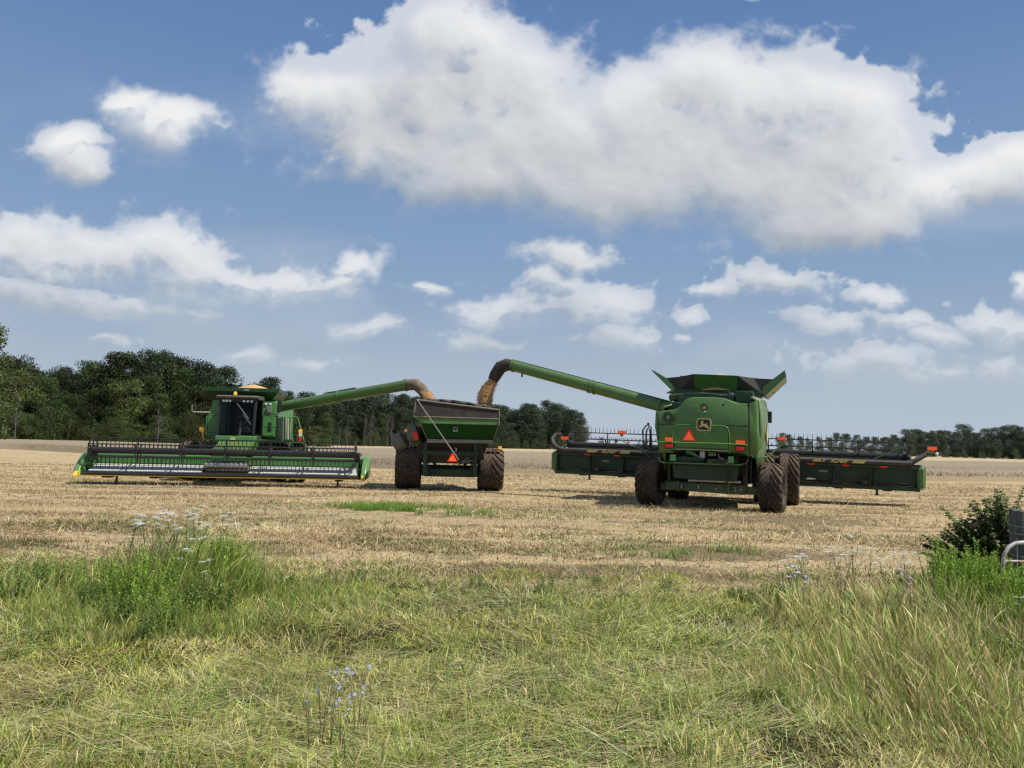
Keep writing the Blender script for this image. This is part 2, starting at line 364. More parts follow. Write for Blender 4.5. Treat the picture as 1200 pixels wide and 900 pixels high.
# ------------------------------------------------------------------ shared machine parts
WHEELS = {}
def wheel(parent, loc, r, w, steer=0.0, rimcol=None, lugs=20, side=1, camber=0.0):
    """wheel empty > tyre, rim"""
    root = empty('wheel', parent, loc, (0, camber, steer))
    key = (round(r,3), round(w,3), lugs)
    if key not in WHEELS:
        m = MB(); rc = r * 0.955; h = w / 2
        prof = [(-h*0.62, r*0.53), (-h*0.80, r*0.58), (-h*0.97, r*0.70), (-h, r*0.80), (-h*0.95, r*0.90), (-h*0.84, rc*0.975), (-h*0.5, rc*0.995), (0, rc),
                (h*0.5, rc*0.995), (h*0.84, rc*0.975), (h*0.95, r*0.90), (h, r*0.80), (h*0.97, r*0.70), (h*0.80, r*0.58), (h*0.62, r*0.53)]
        m.lathe(prof, 'x', 48)
        rr = random.Random(5)
        for i in range(lugs):
            for sd in (-1, 1):
                a0 = 2*PI*(i + (0.5 if sd > 0 else 0))/lugs
                pts = []
                stp = [(0.04, 0.0, rc*0.99), (0.45, 0.26, rc*0.985), (0.86, 0.46, rc*0.965), (1.015, 0.52, rc*0.88)]
                lw = 0.115 * r; lh = 0.062 * r
                vs = []; fs = []
                for (t, da, rb) in stp:
                    x = sd*h*t; a = a0 + da*1.25
                    for (q, hh) in ((-1, -0.02), (-0.7, lh), (0.7, lh), (1, -0.02)):
                        aa = a + q*lw/r*0.75; rad = rb + hh*(1.0 if t < 1 else 0.8) + rr.uniform(-.004,.004)
                        vs.append((x, rad*math.cos(aa), rad*math.sin(aa)))
                for j in range(3):
                    for k in range(3):
                        fs.append((j*4+k, j*4+k+1, (j+1)*4+k+1, (j+1)*4+k))
                fs += [(0,1,2,3), (12,15,14,13)]
                m.add(vs, fs)
        t = m.build('tyre', MUD, None, ang=50)
        k = MB(); k.lathe([(-h*0.55, r*0.545), (-h*0.58, r*0.50), (-h*0.3, r*0.46), (-h*0.1, r*0.30), (-h*0.1, r*0.12), (h*0.1, r*0.12), (h*0.1, r*0.3), (h*0.3, r*0.46), (h*0.58, r*0.50), (h*0.55, r*0.545)], 'x', 32)
        k.lathe([(-h*0.35, r*0.13), (h*0.35, r*0.13)], 'x', 16)
        for q in range(8):
            a = 2*PI*q/8; k.lathe([(-h*0.16, 0.018), (h*0.16, 0.018)], 'x', 6, (0, r*0.2*math.cos(a), r*0.2*math.sin(a)))
        rm = k.build('rim', rimcol or YELLOW, None)
        t.parent = root; rm.parent = root; WHEELS[key] = (t, rm)
    else:
        t, rm = WHEELS[key]; t2 = copyobj(t, root); copyobj(rm, root); t2.rotation_euler = (random.uniform(0, 1), 0, 0)
    return root

def make_header(parent, L, y0, lift, reel_lift, tines_up, back_view, reel_phase, tp=0.0, tr=.012, tl=.24):
    """draper header: part 'header' with sub-parts; x across, +y cutting direction, z up"""
    H = empty('header', parent, (0, y0, lift)); h = L/2
    # back panel, with opening for the feeder in the middle
    m = MB()
    for s in (-1, 1):
        a, b = sorted((s*0.78, s*h)); m.box(a, b, -0.03, 0.03, 0.50, 1.10+tp)
        m.prism([(0.032, 0.74), (0.032, 0.60), (0.20, 0.60), (0.20, 0.66)], 'x', a, b)
        m.prism([(-0.10, 1.10+tp), (0.06, 1.10+tp), (0.06, 1.15+tp), (-0.10, 1.18+tp)], 'x', a, b)
        m.prism([(-0.16, 0.30), (0.05, 0.30), (0.05, 0.44), (-0.16, 0.42)], 'x', a, b)
    m.box(-0.78, 0.78, -0.03, 0.03, 0.98+tp, 1.12+tp)
    n = int(h / 1.25)
    for s in (-1, 1):
        for i in range(n):
            x = s*(1.1 + i*1.27)
            m.prism([(-0.03, 0.45), (-0.20, 0.40), (-0.17, 0.9), (-0.06, 1.12+tp), (-0.03, 1.12+tp)], 'x', x-0.035, x+0.035)
            m.prism([(-0.15, 0.29), (0.9, 0.29), (0.95, 0.34), (-0.15, 0.36)], 'x', x-0.05, x+0.05)
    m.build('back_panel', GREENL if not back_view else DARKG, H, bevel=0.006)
    # underside pan
    m = MB()
    for s in (-1, 1):
        a, b = sorted((s*0.8, s*(h-0.05)))
        m.prism([(0.05, 0.50), (0.05, 0.46), (0.98, 0.345), (1.0, 0.385)], 'x', a, b)
    m.prism([(0.05, 0.44), (0.05, 0.40), (0.98, 0.345), (1.0, 0.375)], 'x', -0.8, 0.8)
    m.build('pan', DARKG, H)
    # top beam
    m = MB(); m.tube([(-h+0.25, -0.20, 1.20+tp), (h-0.25, -0.20, 1.20+tp)], 0.085, 16)
    for s in (-1, 1):
        for x in (h-0.28, h*0.52, 0.9):
            m.lathe([(-0.03, 0.1), (0.03, 0.1)], 'x', 16, (s*x, -0.20, 1.20+tp))
    m.build('top_beam', RUBBER, H)
    m = MB(); m.box(-h+0.1, h-0.1, -0.215, -0.17, 1.03, 1.10); m.build('rear_rail', DARKG, H, bevel=0.005)
    if back_view:
        for x in (-5.0, -3.85, 2.9, 4.0, 5.15):
            MB().box(x-0.11, x+0.11, -0.225, -0.2155, 1.04, 1.09).build('reflector', RED, H)
        # hoses and brackets along the rear
        m = MB(); m.split=True
        for s in (-1, 1):
            pts = [(s*(0.9+i*0.45), -0.21, 0.55+0.03*math.sin(i*1.7)) for i in range(12)]; m.tube(pts, 0.018, 6)
            pts = [(s*(0.9+i*0.5), -0.19, 0.47+0.02*math.sin(i*2.3)) for i in range(11)]; m.tube(pts, 0.012, 6)
            for x in (1.6, 2.5, 3.7, 4.6): m.box(s*x-0.09, s*x+0.09, -0.26, -0.12, 0.42+0.05*(x%1), 0.60)
            m.tube([(s*4.75, -0.2, 0.9), (s*4.72, -0.24, 0.7), (s*4.75, -0.2, 0.34)], 0.03, 8)
        m.build('hose', BLACK, H)
        for x in (-4.3, 3.3): MB().box(x-0.14, x+0.14, -0.072, -0.032, 0.80, 0.88).build('warning_sticker', GREY, H)
        for x in (-2.75, 2.9): MB().prism([(x-0.16, 0.53), (x+0.13, 0.54), (x+0.16, 0.58), (x-0.1, 0.60)], 'y', -0.235, -0.222).build('tag_plate', WHITE, H)
    # drapers
    for s in (-1, 1):
        a, b = sorted((s*0.85, s*(h-0.22))); m = MB()
        m.prism([(0.19, 0.72), (0.19, 0.68), (0.93, 0.42), (0.93, 0.47)], 'x', a, b)
        k = a + 0.1
        while k < b:
            m.prism([(0.20, 0.735), (0.20, 0.72), (0.92, 0.47), (0.92, 0.485)], 'x', k-0.012, k+0.012); k += 0.305
        m.build('draper_belt', WHITEB, H)
    m = MB(); m.prism([(0.1, 0.60), (0.1, 0.56), (0.93, 0.40), (0.93, 0.44)], 'x', -0.83, 0.83); m.build('centre_belt', RUBBER, H)
    # drum
    m = MB(); m.tube([(-0.80, 0.70, 0.74), (0.80, 0.70, 0.74)], 0.13, 20)
    for i in range(9):
        x = -0.72+i*0.18; m.lathe([(-0.012, 0.165), (0.012, 0.165)], 'x', 20, (x, 0.70, 0.74))
    m.build('feed_drum', STEEL if not back_view else BLACK, H)
    # cutterbar
    m = MB(); m.prism([(0.93, 0.36), (1.10, 0.35), (1.12, 0.40), (0.93, 0.475)], 'x', -h+0.15, h-0.15)
    x = -h+0.2
    while x < h-0.2:
        m.add([(x-0.02,1.11,0.36),(x+0.02,1.11,0.36),(x+0.02,1.11,0.39),(x-0.02,1.11,0.39),(x,1.24,0.375)], [(0,1,2,3),(0,4,1),(1,4,2),(2,4,3),(3,4,0)]); x += 0.1
    m.build('cutterbar', BLACK, H)
    m = MB(); m.prism([(0.96, 0.305), (1.08, 0.30), (1.09, 0.335), (0.96, 0.345)], 'x', -h+0.15, h-0.15)
    m.build('cutterbar_lip', YELLOW, H)
    for i in range(int(L/1.5)):
        x = -h + 0.9 + i*(L-1.8)/(int(L/1.5)-1)
        m = MB(); m.prism([(0.45, 0.31), (0.5, 0.24), (0.9, 0.23), (1.06, 0.29)], 'x', x-0.13, x+0.13); m.build('skid_shoe', BLACK, H)
    # end dividers
    for s in (-1, 1):
        m = MB(); e = s*h; o = s*0.02
        x0, x1, x2 = e-s*0.06, e+s*0.10, e+s*0.19
        prof = [(-0.12, 0.42), (-0.14, 1.05), (0.05, 1.18), (0.45, 1.15), (0.90, 0.86), (1.24, 0.48), (1.26, 0.36), (1.1, 0.30), (0.1, 0.34)]
        inner = [(-0.04, 0.50), (-0.05, 1.0), (0.08, 1.10), (0.42, 1.07), (0.84, 0.80), (1.12, 0.50), (1.14, 0.42), (1.0, 0.37), (0.15, 0.42)]
        n_ = len(prof); vs = [(x0, y, z) for y, z in prof] + [(x1, y, z) for y, z in prof] + [(x2, y, z) for y, z in inner]
        fs = [tuple(range(n_))] + [(i, (i+1)%n_, n_+(i+1)%n_, n_+i) for i in range(n_)] + [(n_+i, n_+(i+1)%n_, 2*n_+(i+1)%n_, 2*n_+i) for i in range(n_)] + [tuple(range(2*n_, 3*n_))]
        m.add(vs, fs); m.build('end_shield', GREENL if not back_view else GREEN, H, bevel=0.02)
        m = MB()
        vs = [(x0-o, 1.14, 0.30), (x1+o, 1.14, 0.30), (x1+o, 1.14, 0.56), (x0-o, 1.14, 0.56), (e+s*0.0, 1.42, 0.27), (e+s*0.07, 1.42, 0.27), (e+s*0.07, 1.42, 0.33), (e+s*0.0, 1.42, 0.33)]
        m.add(vs, [(0,1,2,3),(4,5,6,7),(0,1,5,4),(1,2,6,5),(2,3,7,6),(3,0,4,7)]); m.build('divider_point', YELLOW, H, bevel=0.02)
    # stand legs
    for x in (-h*0.80, h*0.80):
        m = MB(); m.box(x-0.035, x+0.035, 0.25, 0.32, 0.02 if not back_view else 0.12, 0.42); m.box(x-0.07, x+0.07, 0.2, 0.37, 0.0 if not back_view else 0.10, 0.03 if not back_view else 0.13); m.build('stand_leg', BLACK, H)
    # reel
    ry, rz, rr = 0.80, 1.34+reel_lift, (0.50 if back_view else 0.46); e = h-0.32
    m = MB(); m.tube([(-e, ry, rz), (e, ry, rz)], 0.125, 20); m.build('reel_tube', BLACK, H)
    nd = max(2, round(2*e/1.5)); 
    for i in range(nd+1):
        x = -e + i*2*e/nd; m = MB(); k6 = []
        for q in range(6):
            a = reel_phase + q*PI/3; c, s_ = math.cos(a), math.sin(a); k6.append((x, ry+c*rr, rz+s_*rr))
            m.bar((x, ry+c*0.1, rz+s_*0.1), (x, ry+c*rr, rz+s_*rr), 0.035, 0.05)
        if i in (0, nd):
            for q in range(6): m.bar(k6[q], k6[(q+1)%6], 0.03, 0.05)
            m.lathe([(-0.03, 0.2), (0.03, 0.2)], 'x', 16, (x, ry, rz))
        m.build('reel_arm', BLACK, H)
    for q in range(6):
        a = reel_phase + q*PI/3; by, bz = ry+math.cos(a)*rr, rz+math.sin(a)*rr
        m = MB(); m.tube([(-e, by, bz), (e, by, bz)], 0.020, 6)
        x = -e+0.08
        if tines_up: dy, dz = math.cos(a)*tl, math.sin(a)*tl
        else: dy, dz = -0.03, -tl
        if tines_up and math.sin(a) < 0.2: dy, dz = 0.03, -0.22
        while x < e:
            m.tube([(x, by, bz), (x, by+dy*0.5+0.01, bz+dz*0.5), (x, by+dy, bz+dz)], [tr, tr*.85, tr*.5], 4, cap=False); x += 0.152
        m.build('reel_bat', BLACK, H)
    for s in (-1, 1):
        m = MB(); m.bar((s*(e+0.12), -0.1, 1.22), (s*(e+0.12), ry+0.1, rz+0.02), 0.07, 0.11)
        m.tube([(s*(e+0.08), 0.05, 0.75), (s*(e+0.08), 0.55, rz-0.1)], 0.035, 8)
        m.tube([(s*(e+0.16), ry, rz), (s*(e+0.02), ry, rz)], 0.09, 12)
        m.build('reel_support', BLACK, H)
    return H

# ------------------------------------------------------------------ LEFT combine (seen from the front)
def left_combine():
    c = P(285, 560, 32.3)
    T = thing('combine_harvester', 'green combine facing the viewer, long reel header in front, grain heaped in its tank', 'combine harvester', (c.x, c.y, 0), (0, 0, R(185.5)))
    # local: +y toward the viewer, +x = image left
    make_header(T, 10.15, 2.75, 0.0, -0.11, False, False, R(90), -0.08, .016, .25).location.x = -0.20
    # feeder house
    m = MB(); m.hexa([(-0.7,2.75,0.42),(0.7,2.75,0.42),(0.7,0.6,1.0),(-0.7,0.6,1.0),(-0.7,2.75,1.15),(0.7,2.75,1.15),(0.7,0.6,1.9),(-0.7,0.6,1.9)]); m.build('feeder_house', GREEN, T, bevel=0.02)
    # chassis and axle
    m = MB(); m.box(-1.35, 1.35, -4.6, 0.5, 0.95, 1.6); m.tube([(-2.3,0,0.83),(2.3,0,0.83)], 0.2, 12); m.box(-0.5,0.5,-0.3,0.3,0.6,1.0)
    m.tube([(-1.5,-3.7,0.62),(1.5,-3.7,0.62)], 0.12, 10); m.build('chassis', DARKG, T, bevel=0.02)
    for s in (-1, 1):
        for x in (1.42, 2.22): wheel(T, (s*x, 0, 0.80), 0.82, 0.62)
        wheel(T, (s*1.5, -3.7, 0.66), 0.68, 0.55, lugs=18)
    # body behind the cab: two front faces beside the cab
    m = MB()
    poly = [(-1.22, 1.75), (1.62, 1.75), (1.62, 2.75), (1.46, 2.9), (1.46, 3.38), (-1.22, 3.38)]
    m.prism(poly, 'y', -3.9, -0.2); m.build('body', GREENL, T, bevel=0.03)
    m = MB()  # left side shield toward image left, sloping top corner
    m.prism([(0.85, 1.85), (1.66, 1.85), (1.66, 2.62), (1.40, 3.15), (0.85, 3.15)], 'y', -0.198, -0.12); m.build('front_shield', GREENL, T, bevel=0.02)  # lighter green puts the sunlit brightness into this shield's paint
    m = MB(); m.prism([(-1.27, 1.85), (-0.72, 1.85), (-0.72, 3.30), (-1.27, 3.30)], 'y', -0.198, 0.30); m.prism([(-1.23,1.9),(-0.76,1.9),(-0.76,2.70),(-1.23,2.70)],'y',0.302,0.33); m.build('access_door', GREENL, T, bevel=0.02)
    m = MB(); m.prism([(-1.12, 2.08), (-0.98, 2.08), (-0.98, 2.45), (-1.12, 2.45)], 'y', 0.332, 0.345); m.build('vent', DARKG, T)
    m = MB(); m.box(-1.12,-0.93,0.335,0.38,2.86,3.12); m.build('control_box', GREY, T, bevel=0.01)
    for x in (-0.86, -1.04): MB().lathe([(-0.03,0.05),(0.02,0.05)], 'y', 12, (x,0.32,3.22)).build('work_light', LENS, T)
    # grain tank rim
    m = MB(); z0, z1 = 3.36, 3.86
    a = [(-0.95,-2.3),(1.50,-2.3),(1.50,-0.25),(-0.95,-0.25)]; b = [(-1.16,-2.5),(1.80,-2.5),(1.80,0.16),(-1.30,0.16)]
    for i in range(4):
        j = (i+1)%4; p0,p1,q0,q1 = a[i],a[j],b[i],b[j]
        m.add([(p0[0],p0[1],z0),(p1[0],p1[1],z0),(q1[0],q1[1],z1-0.12),(q0[0],q0[1],z1-0.12)], [(0,1,2,3)])
        m.bar((q0[0],q0[1],z1-0.06),(q1[0],q1[1],z1-0.06),0.07,0.15)
    m.build('tank_rim', GREEN2, T)
    m = MB(); m.box(-0.12, 0.10, 0.20, 0.21, 3.75, 3.83); m.build('rim_plate', GREY, T)
    # cab
    m = MB()
    for x in (-0.83, 0.77): m.prism([(0.12,1.85),(0.20,1.85),(0.50,1.85),(0.52,1.93),(1.30,2.1),(1.22,3.30),(1.12,3.34),(0.0,3.34),(0.0,1.85)][2:6]+[(1.12,3.30),(0.5,3.30)], 'x', x, x+0.06) if False else None
    for x in (-0.66, 0.74):
        m.bar((x+0.03,1.30,1.90),(x+0.03,1.12,3.32),0.09,0.10); m.bar((x+0.03,0.0,1.90),(x+0.03,0.0,3.32),0.08,0.08)
        m.bar((x+0.03,0.0,1.90),(x+0.03,1.30,1.90),0.08,0.08)
    m.bar((-0.66,1.12,3.30),(0.80,1.12,3.30),0.10,0.12)
    m.build('cab_frame', BLACK, T, bevel=0.01)
    m = MB(); m.prism([(-0.1,3.34),(1.18,3.34),(1.32,3.38),(1.34,3.46),(1.2,3.50),(-0.1,3.52)], 'x', -0.74, 0.90); m.build('cab_roof', pmat('dark_grey_roof',(.07,.068,.062),.5,dust=.25), T, bevel=0.03)
    m = MB(); m.prism([(-0.70,1.62),(0.85,1.62),(0.85,1.86),(-0.70,1.86)], 'y', 0.0, 1.36); m.build('cab_floor', GREENL, T, bevel=0.03)
    m = MB(); m.box(-0.60,0.72,-0.19,-0.12,1.86,3.30); m.build('cab_rear_wall', DARK, T)
    for x in (0.62, 0.50, 0.37, -0.18, -0.33, -0.48):
        MB().lathe([(-0.02,0.052),(0.03,0.052)], 'y', 12, (x,1.20,3.27)).build('roof_light', LENS, T)
    m = MB(); m.lathe([(0,0.07),(0.05,0.075),(0.12,0.06),(0.15,0.02)], 'z', 14, (0.18,1.22,3.50)); m.build('beacon', AMBER, T)
    m = MB(); m.add([(-0.60,1.30,1.92),(0.74,1.30,1.92),(0.74,1.13,3.24),(-0.60,1.13,3.24)], [(0,1,2,3)])
    m.add([(-0.60,1.28,1.95),(-0.60,0.04,1.95),(-0.60,0.04,3.26),(-0.60,1.12,3.26)], [(0,1,2,3)]); m.add([(0.74,1.28,1.95),(0.74,0.04,1.95),(0.74,0.04,3.26),(0.74,1.12,3.26)], [(0,3,2,1)])
    m.build('windscreen', GLASS, T)
    m = MB(); m.box(-0.26,0.26,0.1,0.55,2.0,2.25); m.box(-0.25,0.25,0.05,0.18,2.25,2.95); m.box(-0.13,0.13,0.04,0.15,2.95,3.12); m.box(-0.34,-0.26,0.15,0.5,2.3,2.38); m.box(0.26,0.34,0.15,0.5,2.3,2.38); m.build('seat', SKIN, T, bevel=0.04)
    m = MB(); m.tube([(0,0.95,1.88),(0,0.80,2.45)], 0.05, 8)
    ring = [(0.19*math.cos(2*PI*i/16), 0.76+0.05*math.sin(2*PI*i/16), 2.5+0.17*math.sin(2*PI*i/16)) for i in range(17)]; m.tube(ring, 0.018, 6); m.build('steering_wheel', GREY, T)
    m = MB(); m.bar((0.1,1.24,3.2),(-0.42,1.32,2.55),0.02,0.03); m.bar((-0.2,1.36,2.75),(-0.5,1.35,2.35),0.015,0.02); m.build('wiper', GREY, T)
    # mirrors, handrails
    m = MB(); m.tube([(1.4,0.2,2.82),(1.95,0.6,2.80),(2.02,0.62,2.86),(2.02,0.62,3.10)], 0.022, 8); m.build('mirror_arm', STEEL, T)
    m = MB(); m.tube([(-0.85,1.1,2.80),(-1.5,1.0,2.78),(-1.55,1.0,3.2)], 0.02, 8); m.box(-1.62,-1.46,0.93,1.0,2.86,3.35); m.build('mirror', BLACK, T, bevel=0.02)
    m = MB(); m.split=True
    for zz in (2.25, 2.7): m.tube([(-0.86,0.9,zz),(-1.35,0.9,zz),(-1.5,0.7,zz)], 0.018, 6)
    m.tube([(-1.42,0.9,1.8),(-1.42,0.9,2.75)], 0.02, 6); m.tube([(-0.9,1.0,1.9),(-0.9,1.0,2.7)], 0.018, 6)
    m.tube([(0.9,0.35,1.95),(1.45,0.35,2.0),(1.45,0.35,2.7),(0.9,0.35,2.7)], 0.018, 6)
    m.build('handrail', DARKG, T)
    # platform and ladder on image right
    m = MB(); m.box(-2.35,-0.9,-0.3,1.0,1.62,1.70)
    m.build('platform', GREEN2, T)
    m = MB()
    for (x0, x1) in ((-1.95,-2.15),(-2.25,-2.65)):
        m.tube([(x0-0.0,0.9,2.68),(x0-0.05,0.9,2.6),(x1,1.0,1.5)], 0.026, 8)
    m.tube([(-1.6,0.9,2.68),(-2.25,0.9,2.68)], 0.026, 8); m.tube([(-1.7,0.9,2.68),(-1.72,0.9,1.7)], 0.024, 8); m.tube([(-1.95,0.9,2.65),(-2.0,0.9,1.7)], 0.024, 8)
    for i in range(5):
        t = i/5.; m.box(-2.62+t*0.2,-2.2+t*0.2,0.85,1.05,0.55+i*0.27,0.58+i*0.27)
    m.tube([(-2.65,1.0,1.5),(-2.62,1.0,0.5)], 0.026, 8)
    m.build('ladder', GREENL, T)
    m = MB()  # pale ribbed side panel
    for i in range(5): m.prism([(-1.36-i*0.09,1.75),(-1.28-i*0.09,1.75),(-1.28-i*0.09,2.68),(-1.36-i*0.09,2.68)], 'y', -0.7, -0.15-i*0.02)
    m.build('ribbed_panel', pmat('pale_dusty_panel', (0.42,0.40,0.30),0.6,dust=0.4), T, bevel=0.015)
    m = MB(); m.box(1.62,1.78,0.2,0.3,2.02,2.18); m.tube([(1.7,0.22,2.05),(1.65,0.1,1.7),(1.4,0,1.6)],0.025,6); m.build('marker_light', AMBER, T, bevel=0.02)
    m = MB(); m.box(-2.60,-2.46,1.55,1.62,2.03,2.17); m.build('marker_light', AMBER, T, bevel=0.01)
    m = MB(); m.box(-2.58,-2.48,1.55,1.62,1.90,2.03); m.mat(1); m.box(-2.58,-2.48,1.55,1.62,1.66,1.895); m.build('marker_panel', [WHITE, RED], T)
    # small emblem plate under window
    m = MB(); m.box(0.05,0.25,1.362,1.37,1.68,1.80); m.build('emblem', DECAL, T)
    # unloading auger
    M = T.matrix_basis if False else (Matrix.Translation(T.location) @ Euler(T.rotation_euler).to_matrix().to_4x4())
    inv = M.inverted()
    A, B = inv @ P(322, 478, 32.6), inv @ P(478, 451.0, 30.3)
    m = MB(); d = (B-A).normalized(); m.tube([A-d*0.9, A, A+(B-A)*0.5, B], 0.215, 20)
    for t in (0.02, 0.5, 0.985):
        q = A+(B-A)*t; m.tube([q-d*0.04, q+d*0.04], 0.245, 20)
    m.build('unloading_auger', GREEN, T)
    m = MB(); m.split=True; m.bar(A+(B-A)*0.42+Vector((0,0,0.235)), A+(B-A)*0.62+Vector((0,0,0.245)), 0.05, 0.05); m.tube([A+(B-A)*0.86-Vector((0,0,0.2)),A+(B-A)*0.86-Vector((0,0,0.42))],0.03,8); m.build('hose', BLACK, T)
    C0, C1, C2, C3 = B, inv @ P(487, 450.5, 30.2), inv @ P(494, 456, 30.15), inv @ P(500.5, 465, 30.1)
    m = MB(); m.tube([C0, C1, C2, C3], [0.225, 0.235, 0.225, 0.20], 18); m.build('spout_boot', pmat('dusty_rubber_boot',(.13,.10,.075),.8,dust=.3,var=.3,scale=6.), T)
    return T
TL = left_combine()

# ------------------------------------------------------------------ RIGHT combine (seen from behind)
def right_combine():
    T = thing('combine_harvester', 'green combine seen from behind with orange triangle and deer badge, muddy tyres, open tank flaps', 'combine harvester', (5.98, 23.1, 0), (0, R(0.9), R(-20)))
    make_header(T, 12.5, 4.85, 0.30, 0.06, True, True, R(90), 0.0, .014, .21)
    M = Matrix.Translation(T.location) @ Euler(T.rotation_euler).to_matrix().to_4x4(); inv = M.inverted()
    def Q(px, py, ly):
        """local point seen at px,py on the plane local y = ly"""
        d = (M.to_3x3().inverted()) @ pdir(px, py); o = inv @ Vector((0,0,CAMH)); t = (ly - o.y)/d.y; return o + d*t
    # axles, chassis, wheels
    for s in (-1, 1):
        wheel(T, (s*1.77, 0, 0.70), 0.72, 0.66, steer=R(-6), lugs=19)
        for x in (1.42, 2.20): wheel(T, (s*x, 3.6, 0.84), 0.87, 0.64)
    m = MB(); m.tube([(-2.2,3.6,0.84),(2.2,3.6,0.84)],0.2,12); m.box(-0.6,0.6,3.2,4.0,0.6,1.1); m.build('front_axle', DARKG, T)
    m = MB()
    m.hexa([(-1.30,-0.32,0.50),(1.02,-0.32,0.46),(1.02,0.1,0.46),(-1.30,0.1,0.50),(-1.30,-0.32,0.74),(1.02,-0.32,0.76),(1.02,0.1,0.76),(-1.30,0.1,0.74)])
    m.box(-1.32,1.04,-0.36,-0.28,0.735,0.755); m.box(-0.95,-0.86,-0.40,-0.30,0.48,0.78); m.box(0.50,0.60,-0.40,-0.30,0.46,0.80)
    m.box(1.02,1.45,-0.22,0.05,0.48,0.70); m.box(-1.45,-1.30,-0.22,0.05,0.48,0.70); m.prism([(-0.2,0.78),(0.3,0.78),(0.25,1.0),(-0.15,1.0)],'y',-0.2,0.2)
    for x in (-0.75,-0.62,-0.2,0.62,0.8): m.lathe([(-0.35,0.025),(-0.31,0.025)],'y',8,(x,0,0.62))
    m.build('rear_axle', GREEN2, T, bevel=0.015)
    m = MB(); m.box(-1.05,0.85,-0.3,5.0,1.0,1.62); m.hexa([(-0.9,0.6,0.55),(0.9,0.6,0.55),(0.9,3.2,0.45),(-0.9,3.2,0.45),(-0.9,0.6,1.0),(0.9,0.6,1.0),(0.9,3.2,1.0),(-0.9,3.2,1.0)]); m.build('chassis', DARK, T)
    m = MB(); m.prism([(-1.0,0.86),(0.80,0.86),(0.86,1.28),(-1.05,1.28)], 'y', -0.62, -0.45); m.prism([(-1.1,1.28),(0.9,1.28),(0.9,1.34),(-1.1,1.34)],'y',-0.72,-0.45); m.build('chopper_housing', DARKG, T, bevel=0.015)
    m = MB(); m.split=True
    for x,z in ((-.8,.66),(-.8,.60),(-.3,.66),(-.3,.60),(.2,.6),(.75,.66),(.75,.58),(.9,.62)): m.lathe([(-.42,.022),(-.31,.022)],'y',8,(x,0,z))
    m.build('bolt', STEEL, T)
    m = MB(); m.tube([(-.9,-.5,.92),(-.2,-.52,.9),(.4,-.5,.93)],.03,8); m.tube([(-.6,-.45,.82),(.9,-.4,.84)],.045,10); m.build('steering_cylinder', STEEL, T)
    # rear hood: outline read off the back plane
    yb = -0.95
    hood = [(768.5,482),(789.6,480),(794,478.5),(798,475),(801,470.5),(805,467.3),(813,465.4),(835,465.2),(848,466.6),(857,469.8),(864,472.2),(877,472.8),(882,471),(886.6,468.6),
            (887.6,486),(888,505),(890,524),(884,534),(875.5,534),(873,531.5),(854,530),(853,528.2),(792,525.6),(791,527.5),(778,530),(772,529.5),(769.5,512),(767.5,500)]
    P2 = [Q(x,y,yb) for x,y in hood]
    n = len(P2); m = MB()
    c = sum(P2, Vector())/n
    ring0 = [c + (p-c)*0.965 for p in P2]; 
    for p in ring0: p.y = yb-0.03
    ring2 = [Vector((p.x*1.03, yb+0.45, p.z+0.02)) for p in P2]
    m.add(ring0 + P2 + ring2, [tuple(range(n))] + [(i,(i+1)%n,n+(i+1)%n,n+i) for i in range(n)] + [(n+i,n+(i+1)%n,2*n+(i+1)%n,2*n+i) for i in range(n)])
    m.build('rear_hood', GREEN, T, bevel=0.0, ang=60)
    # raised door panel, crease lines
    def qpoly(pts, d): return [Q(x,y,yb-d) for x,y in pts]
    m = MB(); pts = [(788,507),(791,500),(795,498.4),(849,499.6),(852.5,502),(854,510),(853.5,526),(791,523.5)]
    a_ = qpoly(pts, 0.034); b_ = qpoly(pts, 0.062); k = len(pts)
    cc = sum(b_, Vector())/k; b_ = [cc+(p-cc)*0.985 for p in b_]
    m.add(a_+b_, [tuple(range(k, 2*k))]+[(i,(i+1)%k,k+(i+1)%k,k+i) for i in range(k)]); m.build('rear_door', GREEN, T)
    m = MB()
    def rib(pts, d, r, mm=m):
        mm.tube([Q(x,y,yb-d) for x,y in pts], r, 6)
    rib([(788,527),(788.6,503),(791,499.2),(796,497.6),(822,497.9),(850,499.2),(853,502),(855,510),(855,531)], 0.055, 0.017)
    m.build('door_seam', GREENL, T)
    m = MB(); rib([(770,517.4),(800,518.6),(840,519.6),(876,521.2)], 0.068, 0.016, m); m.build('trim_line', pmat('lime_trim',(0.16,0.34,0.06),0.4), T)
    m = MB(); rib([(792,526.2),(825,527.2),(854,528.8)], 0.05, 0.02, m); m.build('lower_trim', STEEL, T)
    m = MB(); m.split=True; m.tube([Q(877.5,472.5,yb-0.035),Q(878,500,yb-0.035),Q(878.5,533,yb-0.035)], 0.022, 6)
    m.tube([Q(848,498,yb-0.036),Q(877,499.6,yb-0.036)], 0.02, 6); m.tube([Q(769.5,497,yb-0.036),Q(789,497.4,yb-0.036)], 0.014, 6)
    m.tube([Q(770.8,484,yb-0.036),Q(771.5,528,yb-0.036)], 0.012, 6); m.build('panel_gap', DARK, T)
    # exhaust outlet
    q = Q(783.3,489,yb-0.03); m = MB(); 
    m.lathe([(-0.06,0.165),(-0.07,0.145),(-0.02,0.125)], 'y', 24, q); m.mat(1); m.lathe([(-0.055,0.122),(-0.05,0.122)], 'y', 24, q); m.mat(2); m.lathe([(-0.07,0.05),(-0.05,0.055)], 'y', 12, q)
    m.build('air_outlet', [GREEN2, DARK, GREY], T)
    # camera / light with pocket above the badge
    q = Q(825,477,yb-0.03); m = MB(); m.lathe([(-0.012,0.10),(-0.005,0.10)], 'y', 16, q); m.mat(1); m.lathe([(-0.05,0.055),(-0.012,0.06)], 'y', 14, q+Vector((0.0,0,-0.02)))
